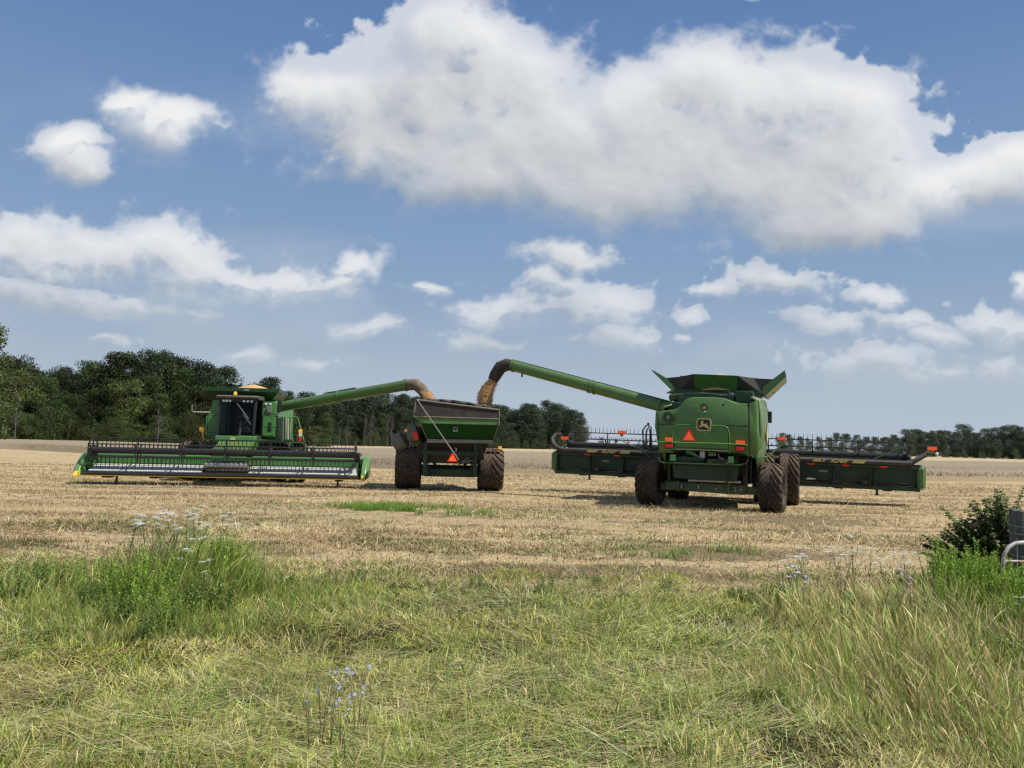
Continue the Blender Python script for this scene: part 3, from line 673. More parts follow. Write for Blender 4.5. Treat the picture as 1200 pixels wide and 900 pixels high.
    m.mat(0); m.lathe([(-0.011,0.035),(-0.004,0.035)],'y',12,Q(847.5,474.5,yb-0.03)); m.build('rear_camera', [DARKG, pmat('dusty_lens',(0.35,0.22,0.17),0.3)], T)
    m = MB(); qa = Q(825,483,yb-0.03); m.sph(qa, 0.07, 12, (0.9,0.5,0.6)); m.build('lamp_cover', GREENL, T)
    # badge
    q = Q(824.8,497.6,yb-0.075)
    def rr(w,h_,r,n_=5):
        o=[]; 
        for cx,cy,a0 in ((w-r,h_-r,0),(-w+r,h_-r,90),(-w+r,-h_+r,180),(w-r,-h_+r,270)):
            for i in range(n_+1): a=R(a0+90*i/n_); o.append((cx+r*math.cos(a),cy+r*math.sin(a)))
        return o
    m = MB(); m.prism([(q.x+x,q.z+z) for x,z in rr(0.205,0.18,0.09)], 'y', q.y+0.05, q.y); m.mat(1); m.prism([(q.x+x,q.z+z) for x,z in rr(0.178,0.153,0.075)], 'y', q.y, q.y-0.006)
    bd = m.build('badge', [DECAL, BLACK], T)
    deer = [(-0.150,-0.045),(-0.118,-0.072),(-0.098,-0.058),(-0.120,-0.030),(-0.075,-0.012),(-0.078,0.030),(-0.062,0.055),(-0.098,0.050),(-0.104,0.064),(-0.066,0.078),(-0.085,0.118),(-0.058,0.090),(-0.050,0.122),(-0.038,0.085),(-0.008,0.128),(-0.018,0.075),
            (-0.028,0.045),(-0.022,0.022),(0.030,0.018),(0.070,0.030),(0.088,0.050),(0.092,0.026),(0.082,0.000),(0.112,-0.030),(0.155,-0.070),(0.168,-0.110),(0.140,-0.082),(0.090,-0.055),(0.050,-0.045),(0.095,-0.075),(0.150,-0.115),(0.140,-0.125),(0.075,-0.092),(0.020,-0.050),(-0.040,-0.045),(-0.070,-0.060),(-0.110,-0.100),(-0.122,-0.092),(-0.092,-0.050)]
    m = MB(); m.prism([(q.x+x,q.z+z) for x,z in deer], 'y', q.y-0.0065, q.y-0.011); m.build('emblem', DECAL, bd, smooth=False)
    # SMV triangle
    pts = [(817.8,503.4),(824.8,515.6),(804.6,516.8-1.6),(811.0,503.2)]
    tri = [(806.9,504.0)]
    q = Q(807.3,510.5,yb-0.075); tv = [(-0.205,-0.15),(0.205,-0.155),(0.03,0.19),(-0.03,0.19)]; tin = [(-0.155,-0.125),(0.155,-0.13),(0.0,0.135)]
    m = MB(); m.prism([(q.x+x,q.z+z) for x,z in tv], 'y', q.y+0.01, q.y); m.mat(1); m.prism([(q.x+x,q.z+z) for x,z in tin], 'y', q.y, q.y-0.004); m.build('slow_vehicle_triangle', [RED, ORANGE], T)
    for (x,y,wd,hh,mt,nm) in ((783.8,514.6,0.11,0.055,ORANGE,'reflector'),(867.6,518.2,0.125,0.05,ORANGE,'reflector')):
        q = Q(x,y,yb-0.075); MB().box(q.x-wd,q.x+wd,q.y,q.y+0.03,q.z-hh,q.z+hh).build(nm, mt, T)
    for (x,y) in ((783.9,522.4),(867.2,526)):
        q = Q(x,y,yb-0.075); m = MB(); m.prism([(q.x+a*1.0,q.z+b) for a,b in rr(0.15,0.085,0.07)], 'y', q.y+0.045, q.y+0.012); m.mat(1); m.prism([(q.x+a,q.z+b) for a,b in rr(0.118,0.05,0.045)],'y',q.y+0.012,q.y-0.01)
        m.build('tail_light', [BLACK, RED], T, bevel=0.005)
    # right side panel and long body
    m = MB()
    zt = 3.36
    def sec(y, zb, zt_, w, top): return [(w*0.80,y,zt_),(w*0.97,y,zt_-0.10),(w,y,zt_-0.7),(w*1.01,y,2.2),(w*0.96,y,1.7),(w*0.93,y,zb)]
    secs = [(-0.62,1.62,3.30,1.43),(-0.2,1.10,3.36,1.50),(0.8,0.98,3.40,1.53),(2.4,1.15,3.42,1.53),(4.4,1.5,3.42,1.50)]
    for s in (1,):
        S = [sec(y,zb,z_,w*s,0) for y,zb,z_,w in secs]; vs = [p for q_ in S for p in q_]; k = 6
        fs = [(i*k+j,(i+1)*k+j,(i+1)*k+j+1,i*k+j+1) for i in range(len(S)-1) for j in range(k-1)]
        m.add(vs, fs)
    o = m.build('side_panel', DUSTY_LIT_G, T); sm = o.modifiers.new('thick','SOLIDIFY'); sm.thickness = 0.04
    m = MB(); S = [sec(y,zb,z_-0.25,-w*0.97,0) for y,zb,z_,w in secs[:-1]]; vs=[p for q_ in S for p in q_]
    m.add(vs, [(i*6+j,(i+1)*6+j,(i+1)*6+j+1,i*6+j+1) for i in range(len(S)-1) for j in range(5)])
    o = m.build('side_panel', GREEN, T); sm = o.modifiers.new('thick','SOLIDIFY'); sm.thickness = 0.04
    m = MB(); m.prism([(0.0,2.32),(0.55,2.12),(0.55,2.06),(0.0,2.22)],'x',1.535,1.55); m.mat(1); m.prism([(0.9,2.6),(2.2,2.3),(2.2,1.95),(1.0,2.1)],'x',1.545,1.56); m.build('side_decal',[BLACK,DECAL],T)
    m = MB(); m.box(-1.25,1.22,-0.45,4.3,1.62,3.12); m.box(-1.2,1.2,0.4,4.3,3.1,3.45); m.build('body', GREEN2, T, bevel=0.03)
    # engine deck clutter
    m = MB(); m.box(-0.95,0.6,-0.35,0.4,3.12,3.30); m.box(-0.8,0.1,-0.3,0.3,3.30,3.42); m.tube([(-1.15,0.3,3.36),(-0.7,0.2,3.38),(-0.3,0.0,3.42),(0.3,-0.1,3.36)],0.05,8); m.tube([(-1.3,0.5,3.32),(-0.9,0.3,3.30)],[0.12,0.10],10)
    m.box(0.7,1.2,-0.3,0.6,3.15,3.48); m.tube([(0.3,0,3.3),(0.62,0.1,3.42)],0.07,8); m.build('engine_deck', GREEN2, T, bevel=0.02)
    m = MB(); m.box(0.15,0.65,-0.38,0.2,3.2,3.36); m.tube([(0.5,-0.2,3.2),(0.5,-0.2,3.47)],0.05,10); m.build('air_filter', BLACK, T, bevel=0.02)
    # tank flaps. plane of tank rear edge local y=1.0
    yt = 1.15
    m = MB(); rear = [Q(814.5,459.5,yt),Q(863.5,460.8,yt),Q(864,440.2,yt-0.28),Q(812.6,438.2,yt-0.28)]
    b2 = [p+Vector((0,0.04,0)) for p in rear]; m.hexa([rear[0],rear[1],b2[1],b2[0],rear[3],rear[2],b2[2],b2[3]]); m.build('tank_flap', GREEN, T)
    # side flaps
    yf = 3.5
    dv = Vector((0,yf-yt,0)); L1 = Q(793.5,462,yt); R1 = Q(893,461.5,yt)
    for pl,mt in (([(762.6,433.3),(767,434.8),(781,443),(797,462),(792,462.5)],GREENL),([(908,442.5),(919.7,433.8),(921.5,441),(898,463),(888,459)],GREEN)):
        pp=[Q(x,y,yt) for x,y in pl]; k=len(pp); m=MB(); m.add(pp+[p+dv for p in pp],[tuple(range(k))[::-1],tuple(range(k,2*k))]+[(i,(i+1)%k,k+(i+1)%k,k+i) for i in range(k)]); m.build('tank_flap', mt, T)
    # front flap
    F = [Q(806,459,yf),Q(880,461,yf),Q(888,446,yf+0.3),Q(797,443.5,yf+0.3)]
    F = [p+Vector((0,0,0.08)) for p in F]
    m = MB(); m.add(F,[(0,1,2,3)]); o=m.build('tank_flap', GREEN2, T); sm=o.modifiers.new('t','SOLIDIFY'); sm.thickness=0.03
    # rubber corner gussets
    m = MB(); m.add([rear[0]+Vector((0,.02,0)), rear[3]+Vector((0,.02,0)), Q(797,441.3,yt-0.02), Q(779.0,443.0,yt+0.02), L1],[(0,1,2,3,4)]); m.build('corner_gusset', RUBBER, T, smooth=False); m = MB()
    m.add([rear[1]+Vector((0,.02,0)), rear[2]+Vector((0,.02,0)), Q(884,443.3,yt-0.02), Q(909,444.5,yt+0.02), R1],[(0,4,3,2,1)])
    m.build('corner_gusset', RUBBER, T, smooth=False)
    m = MB(); m.box(-1.28,1.32,1.05,3.6,3.3,3.62); m.build('tank', GREEN2, T)
    # unloading auger
    A,B = inv @ P(797,481.5,24.9), inv @ P(600,428.3,28.6)
    d=(B-A).normalized(); m=MB(); m.tube([A-d*0.7,A,A+(B-A)*0.5,B],0.205,20)
    for t in (0.10,0.47,0.50,0.985): q=A+(B-A)*t; m.tube([q-d*0.035,q+d*0.035],0.235,20)
    m.build('unloading_auger', GREEN, T)
    m = MB(); m.split=True; m.tube([A+Vector((0,0,.22)),A+(B-A)*0.5+Vector((0,0,.23)),B+Vector((0,0,.22))],0.015,6); q=A+(B-A)*0.93; m.tube([q-Vector((0,0,.18)),q-Vector((0,0,.33))],0.035,8); m.build('hose', BLACK, T)
    cs=[(600,428.3,28.6),(594,427.3,28.7),(586.5,430.5,28.75),(581,439,28.8),(577.5,446,28.82)]
    m=MB(); m.tube([inv@P(*q) for q in cs],[0.215,0.235,0.25,0.235,0.20],18); m.build('spout_boot', TARP, T)
    # cab far side and mirror
    m = MB(); m.box(-0.85,0.85,4.35,5.6,1.8,3.3); m.build('cab', DARK, T, bevel=0.05)
    m = MB(); q=Q(901,489,4.6); m.tube([Vector((0.85,4.6,3.0)),q+Vector((-0.1,0,0.35)),q+Vector((-0.02,0,0.22))],0.02,6); m.box(q.x-0.10,q.x+0.10,q.y-0.05,q.y+0.03,q.z-0.20,q.z+0.20); m.build('mirror', BLACK, T, bevel=0.03)
    m = MB(); m.hexa([(-0.7,4.85,0.8),(0.7,4.85,0.8),(0.7,3.4,1.0),(-0.7,3.4,1.0),(-0.7,4.85,1.45),(0.7,4.85,1.45),(0.7,3.4,1.8),(-0.7,3.4,1.8)]); m.build('feeder_house', DARKG, T)
    # bumper rail, spreader parts
    m = MB(); yr=-1.05
    m.tube([Q(771,536,yr),Q(773,540.5,yr),Q(777,542.3,yr),Q(800,543,yr),Q(830,544.2,yr),Q(868,545,yr),Q(874.5,543,yr),Q(876.5,538,yr)],0.024,8)
    m.tube([Q(741,522.5,yr+0.6),Q(760,529.6,yr+0.4),Q(774,530.6,yr+0.3)],0.022,8)
    m.build('rear_rail', GREEN2, T)
    m = MB()
    for (x,y) in ((788.5,536.5),(856.3,539)): q=Q(x,y,yr-0.02); m.box(q.x-0.075,q.x+0.075,q.y-0.06,q.y,q.z-0.09,q.z+0.09)
    m.build('step_bracket', GREENL, T, bevel=0.01)
    m = MB()
    q=Q(809,531,-0.7); m.tube([q+Vector((-0.1,0,.06)),q+Vector((.1,0,-.02)),q+Vector((.25,0,-.12))],[0.09,0.07,0.04],10)
    m.mat(1); q=Q(823,533,-0.75); m.box(q.x-.07,q.x+.07,q.y,q.y+.1,q.z-.09,q.z+.1)
    m.mat(0); q=Q(832,541,-0.8); m.sph(q,0.08,10,(1.2,.6,.5)); q=Q(835,532,-0.7); m.box(q.x-.12,q.x+.1,q.y,q.y+.1,q.z-.06,q.z+.05)
    m.mat(2); m.tube([Q(842,531,-0.75),Q(842.5,536,-0.8),Q(848,538.5,-0.85),Q(853,544,-0.85)],0.022,8); m.tube([Q(797,537.5,-0.8),Q(802,534.5,-0.8),Q(807,539,-0.8)],0.014,6)
    m.build('spreader_drive', [GREENL, WHITE, STEEL], T)
    m = MB(); m.box(-1.0,-0.1,-0.9,-0.5,1.42,1.50); m.box(0.0,0.8,-0.9,-0.5,1.40,1.48); m.prism([(-1.0,1.36),(-.6,1.52),(-.1,1.36)],'y',-.8,-.7); m.prism([(0.1,1.36),(.45,1.50),(.75,1.34)],'y',-.8,-.7); m.build('straw_spreader', DARKG, T)
    m = MB(); m.tube([Q(852,552,-0.75),Q(850,560,-0.8),Q(852,566,-0.75)],0.03,8); m.tube([Q(854,546,-0.7),Q(856,560,-0.7)],0.02,6); m.tube([(1.15,-0.3,1.6),(1.18,-0.25,0.8)],0.03,8)
    m.tube([(1.3,-0.1,1.2),(1.22,-0.15,0.66)],0.035,8); m.build('hose', BLACK, T)
    m = MB(); m.split=True; m.prism([(-0.25,0.62),(0.25,0.62),(0.3,1.4),(-0.3,1.4)],'x',1.02,1.06); m.prism([(-0.25,0.62),(0.25,0.62),(0.3,1.4),(-0.3,1.4)],'x',-1.2,-1.16); m.build('frame_plate', GREEN2, T)
    # warning light arms
    for pts,lp in (([(790,529.5,-.6),(762,529.8,-.5),(741,522,-.4),(729,516.5,-.4)],(728.3,508,-.4)), ([(882,536,-.6),(899,535.5,-.5),(908,528,-.4),(916.6,521,-.4)],(916.8,515.5,-.4))):
        m=MB(); m.tube([Q(*p) for p in pts],0.02,8); m.build('light_arm', GREENL if lp[0]>800 else STEEL, T)
        q=Q(*lp); m=MB(); m.prism([(q.x-.125,q.z+.085),(q.x+.125,q.z+.085),(q.x+.125,q.z+.0),(q.x-.125,q.z+.0)],'y',q.y,q.y+.04); m.mat(1); m.prism([(q.x-.07,q.z-.002),(q.x+.07,q.z-.002),(q.x+.02,q.z-.10),(q.x-.02,q.z-.10)],'y',q.y+.005,q.y+.04)
        m.build('warning_light',[ORANGE,BROWNL],T)
    # hydraulic hose loop over header
    m=MB(); m.tube([Q(753.5,530,3.9),Q(753.5,504,3.9),Q(757,499,3.9),Q(759.5,497.5,3.9),Q(763,501,3.9),Q(763.5,528,3.9)],0.025,8); m.tube([Q(756.5,528,3.9),Q(757.5,506,3.9),Q(760,500,3.9),Q(762,506,3.9),Q(761.5,526,3.9)],0.03,8); m.tube([Q(759.5,498.5,3.9),Q(759.8,495.5,3.9)],0.04,8); m.build('hose_loop', BLACK, T)
    # black hose ends of header and reflectors
    H=[o for o in T.children if o.name.startswith('header')][0]
    HM = H.location
    m=MB(); hL=6.25
    m.tube([(-hL+.35,-.2,1.18),(-hL+.1,-.18,1.26),(-hL-.14,-.1,1.42),(-hL-.22,0.05,1.62),(-hL-.12,.2,1.78),(-hL+.1,.25,1.80)],[.085,.085,.085,.08,.07,.06],12); m.build('end_pipe',RUBBER,H)
    m=MB(); m.tube([(hL-.55,-.2,1.16),(hL-.2,-.15,1.28),(hL+.1,-.1,1.48),(hL+.25,0,1.58)],.085,12); m.build('end_pipe',RUBBER,H)
    m=MB(); m.tube([(hL-1.6,-.2,1.2),(hL-.5,0.2,1.75)],.02,6); m.tube([(-hL+.05,-.1,1.3),(-hL+.12,0,1.75)],.03,6); m.build('reel_link',GREEN2,H)
    for x,z in ((-hL+.33,1.60),(hL+.36,1.68)):
        m=MB(); m.box(x-.14,x+.14,-.13,-.10,z,z+.11); m.mat(1); m.prism([(x-.07,z-.003),(x+.07,z-.003),(x+.03,z-.10),(x-.03,z-.10)],'y',-.13,-.10); m.build('warning_light',[ORANGE,BROWNL],H)
    m=MB(); m.sph((hL+.5,-.05,1.56),.06,10); m.build('marker_bulb',WHITE,H)
    # decals: letters between bars
    for x0 in (-4.15, 3.78):
        m=MB(); 
        for s in (-1,1):
            a,b=sorted((x0+s*.42,x0+s*.82)); m.prism([(a+.05,1.255),(b+.02,1.255),(b-.05,1.155),(a-.02,1.155)],'y',-.2925,-.2885)
        m.build('decal_bar',DECAL,H,smooth=False)
        textmesh('RD40F','lettering',DECAL,H,Matrix.Translation((x0,-.293,1.205))@Matrix.Rotation(R(90),4,'X'),0.19,0.006,0.3)
    return T
TR = right_combine()

# ------------------------------------------------------------------ grain cart
def grain_cart():
    T = thing('grain_cart', 'dark green grain cart between the combines, wide muddy tyres, folded grey auger spout, orange triangle', 'grain cart', (-2.33, 29.7, 0.0), (0, R(0.3), R(5)))
    M = Matrix.Translation(T.location) @ Euler(T.rotation_euler).to_matrix().to_4x4(); inv = M.inverted()
    def Q(px, py, ly):
        d = (M.to_3x3().inverted()) @ pdir(px, py); o = inv @ Vector((0,0,CAMH)); t = (ly - o.y)/d.y; return o + d*t
    for s in (-1,1): wheel(T,(s*1.57,0,0.79),0.81,0.95,lugs=17,rimcol=GREY)
    yb=-1.7; yf=2.6
    # hopper: rear profile points then lofted to front
    a=[Q(484,488,yb),Q(585,491,yb)]; b=[Q(493,496,yb),Q(584,498,yb)]; c_=[Q(500,514.3,yb+.55),Q(578.5,515.5,yb+.55)]
    def fr(p): return Vector((p.x,yf,p.z))
    m=MB()
    m.add([b[0],b[1],c_[1],c_[0]],[(0,1,2,3)])
    lo0,lo1=Vector((-0.75,0.0,1.15)),Vector((0.75,0.0,1.15))
    m.add([b[0],c_[0],Vector((c_[0].x,yf-.6,c_[0].z)),fr(b[0])],[(0,1,2,3)]); m.add([b[1],c_[1],Vector((c_[1].x,yf-.6,c_[1].z)),fr(b[1])],[(3,2,1,0)])
    m.add([fr(b[0]),fr(b[1]),Vector((c_[1].x,yf-.6,c_[1].z)),Vector((c_[0].x,yf-.6,c_[0].z))],[(3,2,1,0)])
    m.add([c_[0],c_[1],lo1,lo0],[(0,1,2,3)]); m.add([c_[0],lo0,Vector((-.75,1.5,1.15)),Vector((c_[0].x,yf-.6,c_[0].z))],[(0,1,2,3)]); m.add([c_[1],lo1,Vector((.75,1.5,1.15)),Vector((c_[1].x,yf-.6,c_[1].z))],[(3,2,1,0)])
    o=m.build('hopper',CARTG,T,smooth=False)
    m=MB(); 
    lf=[a[0],a[1],b[1],b[0]]; m.add(lf+[p+Vector((0,.05,0)) for p in lf],[(0,1,2,3),(7,6,5,4),(0,4,5,1),(1,5,6,2),(2,6,7,3),(3,7,4,0)])
    m.add([a[0],b[0],fr(b[0]),fr(a[0])],[(0,1,2,3)]); m.add([a[1],b[1],fr(b[1]),fr(a[1])],[(3,2,1,0)])
    m.build('hopper_band',pmat('cart_band_green',(0.075,0.185,0.055),0.4,dust=.15),T,smooth=False)
    # extension: grey/black rear wall
    e=[Q(484.5,488,yb+.02),Q(585,490.8,yb+.02),Q(585,480.4,yb+.05),Q(487.5,468.5,yb+.05)]
    m=MB(); m.add(e+[p+Vector((0,.04,0)) for p in e],[(0,1,2,3),(7,6,5,4),(0,4,5,1),(1,5,6,2),(2,6,7,3),(3,7,4,0)])
    fl=[Vector((p.x,yf,p.z-.05)) for p in e]
    m.add([e[0],e[3],fl[3],fl[0]],[(0,1,2,3)]); m.add([e[1],e[2],fl[2],fl[1]],[(3,2,1,0)]); m.add(fl,[(3,2,1,0)])
    m.build('side_extension',TARP,T,smooth=False)
    m=MB(); m.tube([e[3]+Vector((0,-.02,0)),e[2]+Vector((0,-.02,0))],.035,8); m.tube([e[3],e[0]],.03,8); m.tube([e[2]+Vector((0,-.02,0)),b[1]+Vector((0.02,-.03,0))],.022,8)
    m.tube([a[0]+Vector((0,-.02,0)),a[1]+Vector((0,-.02,0))],.022,8); m.tube([b[0],c_[0]],.02,6); m.tube([b[1],c_[1]],.02,6)
    m.build('edge_trim',pmat('dusty_brown_trim',(.17,.155,.12),.6),T)
    # hump: tarp bows and rolled tarp
    top=[(487.5,468),(500,467),(515,467),(530,468),(548,470.3),(566,474.3),(585,480)]
    m=MB(); A_=[Q(x,y+.6,yb+.1) for x,y in top]; B_=[Q(x,y+5,yb+.1) for x,y in top]
    for i in range(len(A_)-1): m.add([A_[i],A_[i+1],B_[i+1],B_[i]],[(0,1,2,3)])
    o=m.build('end_cap',RUBBER,T); sm=o.modifiers.new('t','SOLIDIFY'); sm.thickness=.03
    m=MB(); tl=e[3]+Vector((-.02,0,.02)); m.tube([tl+Vector((0,-.1,0)),tl+Vector((0,yf-yb,-.05))],.07,12); m.build('rolled_tarp',TARP,T)
    # grey lower strip, frame
    m=MB(); s0,s1=Q(500,514.5,yb+.5),Q(578,515.6,yb+.5); s2,s3=Q(577,519.6,yb+.5),Q(500,518.8,yb+.5)
    m.hexa([s3,s2,s2+Vector((0,.1,0)),s3+Vector((0,.1,0)),s0,s1,s1+Vector((0,.1,0)),s0+Vector((0,.1,0))]); m.build('sump_rail',GREY,T)
    m=MB()
    z=Q(532,531,-1.0).z; m.box(-1.05,1.05,-1.05,-.95,z-.08,z+.06); m.box(-1.0,-.85,-1.0,1.8,.55,1.8); m.box(.85,1.0,-1.0,1.8,.55,1.8); m.box(-.95,.95,-.4,.4,.48,.78)
    m.box(-1.1,-.75,-.5,.3,.5,.9); m.box(.75,1.1,-.5,.3,.5,.9); m.tube([(-1.6,0,.79),(1.6,0,.79)],.13,12); m.bar((-.9,-.9,1.6),(-.5,-.3,.8),.08,.1); m.bar((.9,-.9,1.6),(.5,-.3,.8),.08,.1)
    m.bar((0,1.8,.6),(0,4.6,.5),.2,.2)
    for x in (-.95,-.7,.7,.95): m.lathe([(-.43,.03),(-.40,.03)],'y',8,(x,0,.62))
    m.build('frame',DARKG,T,bevel=.012)
    m=MB(); m.hexa([(-1.3,-.6,1.0),(1.3,-.6,1.0),(1.3,1.4,1.0),(-1.3,1.4,1.0),(-1.2,-.9,1.75),(1.2,-.9,1.75),(1.2,1.6,1.75),(-1.2,1.6,1.75)]); m.build('lower_sump',DARK,T)
    # crank rod
    m=MB(); k0,k1=Q(488.5,467.8,yb-.12),Q(532,531,yb-.05); m.tube([k0,k1],.022,8); m.tube([k1,Q(534.5,534,yb-.05),Q(537,539,yb-.05)],.022,8); m.tube([k1+Vector((.05,0,.05)),k1+Vector((.09,0,.13)),k1+Vector((.05,0,.19))],.015,6); m.build('tarp_crank',STEEL,T)
    q=Q(530.3,536.5,yb-.1); m=MB(); m.prism([(q.x-.19,q.z-.14),(q.x+.19,q.z-.14),(q.x+.03,q.z+.17),(q.x-.03,q.z+.17)],'y',q.y,q.y+.01); m.mat(1); m.prism([(q.x-.14,q.z-.11),(q.x+.14,q.z-.11),(q.x,q.z+.12)],'y',q.y-.004,q.y); m.build('slow_vehicle_triangle',[RED,ORANGE],T)
    m = MB(); m.split=True; m.bar(q+Vector((0,.03,.1)),q+Vector((0.0,.6,-.1)),.05,.05); m.tube([q+Vector((.3,.3,-.2)),q+Vector((.6,.5,0.0)),q+Vector((.85,.6,.1))],.03,6); m.tube([q+Vector((.2,.3,-.25)),q+Vector((.7,.5,-.1)),q+Vector((.9,.6,-.15))],.02,6); m.build('hose',BLACK,T)
    q=Q(533.7,503,yb+.1); m=MB(); m.box(q.x-.09,q.x+.09,q.y-.03,q.y,q.z-.08,q.z+.08); m.mat(1); m.box(q.x-.05,q.x+.05,q.y-.034,q.y-.03,q.z-.04,q.z+.04); m.build('access_plate',[GREY,CARTG],T)
    # right fender lamp bar
    m=MB(); q0,q1=Q(565,524,-.5),Q(583,523.5,-.5); m.bar(q0,q1,.14,.1); m.tube([q0,Q(561,531,-.2)],.03,6); m.build('lamp_bar',BLACK,T,bevel=.01)
    q=Q(585.6,525,-.55); m=MB(); m.box(q.x-.06,q.x+.08,q.y-.02,q.y+.1,q.z-.06,q.z+.06); m.build('marker_light',AMBER,T,bevel=.01)
    # folded auger spout at left
    m=MB(); p0,p1,p2=Q(463,522,-.2),Q(474,514.5,-.3),Q(481,509,-.35)
    m.tube([p0+(p0-p1)*.05,p0,p0+(p1-p0)*.5,p1],[.24,.30,.35,.33],18); m.build('auger_spout',SPOUT,T)
    m=MB(); p3=Q(487.5,507.5,-.4); m.tube([p2+(p2-p3)*.25,p2,p3,p3+Vector((.12,.1,.05))],[.30,.34,.34,.2],18); m.tube([p3+Vector((.1,.3,.1)),p3+Vector((.45,1.8,-.5))],.22,14); m.build('folded_auger',SPOUT,T)
    q=Q(487,511,-.73); m=MB(); m.T=Matrix.Translation(q)@Matrix.Rotation(R(-20),4,'Y'); m.box(-.08,.08,-.012,.0,-.15,.15); m.build('red_sticker',RED,T)
    q=Q(475.8,504.4,-.6); m=MB(); m.sph(q,.06,10); m.build('marker_light',AMBER,T)
    return T
TC = grain_cart()

# ------------------------------------------------------------------ grain
def grain_heap(name,label,c,rx,ry,h,rot=0.):
    m=MB(); n=28; k=9; vs=[]; fs=[]
    for i in range(k+1):
        t=i/k
        for j in range(n):
            a=2*PI*j/n; s=(abs(math.cos(a))**1.0+abs(math.sin(a))**1.0)**-0.35; r=t*s
            z=h*(1-t**1.7)*(1+.03*math.sin(3*a+i*.4)) - 0.12*t
            vs.append((rx*r*math.cos(a),ry*r*math.sin(a),z))
    for i in range(k):
        for j in range(n): fs.append((i*n+j,i*n+(j+1)%n,(i+1)*n+(j+1)%n,(i+1)*n+j))
    m.add(vs,fs); o=m.build(name,GRAIN,None,loc=c,rot=(0,0,rot)); tag(o,label,'grain'); return o
def wl(T,p): return (Matrix.Translation(T.location)@Euler(T.rotation_euler).to_matrix().to_4x4())@Vector(p)
grain_heap('grain_heap','rounded golden heap of wheat grain topping the tank of the combine facing the viewer',wl(TL,(0.0,-1.0,3.80)),1.30,1.05,0.30,R(185.5))
grain_heap('grain_heap','wheat grain filling the open tank of the combine seen from behind',wl(TR,(0.0,2.3,3.72)),1.75,1.4,0.50,R(-20))
grain_heap('grain_heap','wheat grain heaped inside the grain cart',wl(TC,(0.0,0.6,2.45)),1.5,2.0,0.42,R(5))
def stream(label,pts,rs,seed,mat):
    r=random.Random(seed); m=MB(); P_=[Vector(p) for p in pts]; n=14; vs=[];fs=[]; K=26
    for i in range(K):
        t=i/(K-1)*(len(P_)-1); j=min(int(t),len(P_)-2); p=P_[j].lerp(P_[j+1],t-j); rad=rs[j]+(rs[j+1]-rs[j])*(t-j)
        for k in range(n):
            a=2*PI*k/n; q=rad*(1+.13*math.sin(3*a+t*2+seed)+r.uniform(-.06,.06)); vs.append((p.x+q*math.cos(a),p.y+q*math.sin(a)*.8,p.z+r.uniform(-.015,.015)))
    for i in range(K-1):
        for k in range(n): fs.append((i*n+k,i*n+(k+1)%n,(i+1)*n+(k+1)%n,(i+1)*n+k))
    m.add(vs,fs)
    for i in range(2600):   # loose kernels round the fall
        t=r.random()*(len(P_)-1); j=min(int(t),len(P_)-2); p=P_[j].lerp(P_[j+1],t-j); rad=(rs[j]+(rs[j+1]-rs[j])*(t-j))*r.uniform(.75,1.28)**1.0; a=r.uniform(0,2*PI)
        c=Vector((p.x+rad*math.cos(a),p.y+rad*math.sin(a),p.z)); s=r.uniform(.004,.009); m.add([c+Vector((s,0,0)),c+Vector((0,s,0)),c+Vector((-s,0,0)),c+Vector((0,0,s*1.8)),c-Vector((0,0,s*1.8))],[(0,1,3),(1,2,3),(2,0,3),(1,0,4),(2,1,4),(0,2,4)])
    o=m.build('grain_stream',mat,None); tag(o,label,'grain'); return o
stream('thin stream of grain falling from the left green auger spout into the cart',[P(497,458,30.1),P(501.5,464,30.0),P(505,472,29.95)],[.20,.19,.21],1,GRAIN)
stream('brown stream of grain pouring steeply from the right green auger spout into the cart',[P(578.5,444.5,28.82),P(573,453,28.85),P(569,462,28.88),P(567,475,28.9)],[.17,.24,.27,.27],2,GRAIND)

# ------------------------------------------------------------------ ground helpers
def edge_y(x):  # where the mown verge meets the stubble
    return 9.55 - 0.17*np.clip(x,-9,0) + 1.5*(fbm(x*.5+50,x*0+3,3)-.5)*2
def hgt(x,y):
    near=np.clip((y-13)/12,0,1)
    return (1-near)*(.10*(fbm(x*.9,y*.9,11)-.5)+.085*(fbm(x*3,y*3,12)-.5)) + near*np.clip(1-(y-60)/30,0,1)*.05*(fbm(x*.7,y*1.3,13)-.5) - .02*near

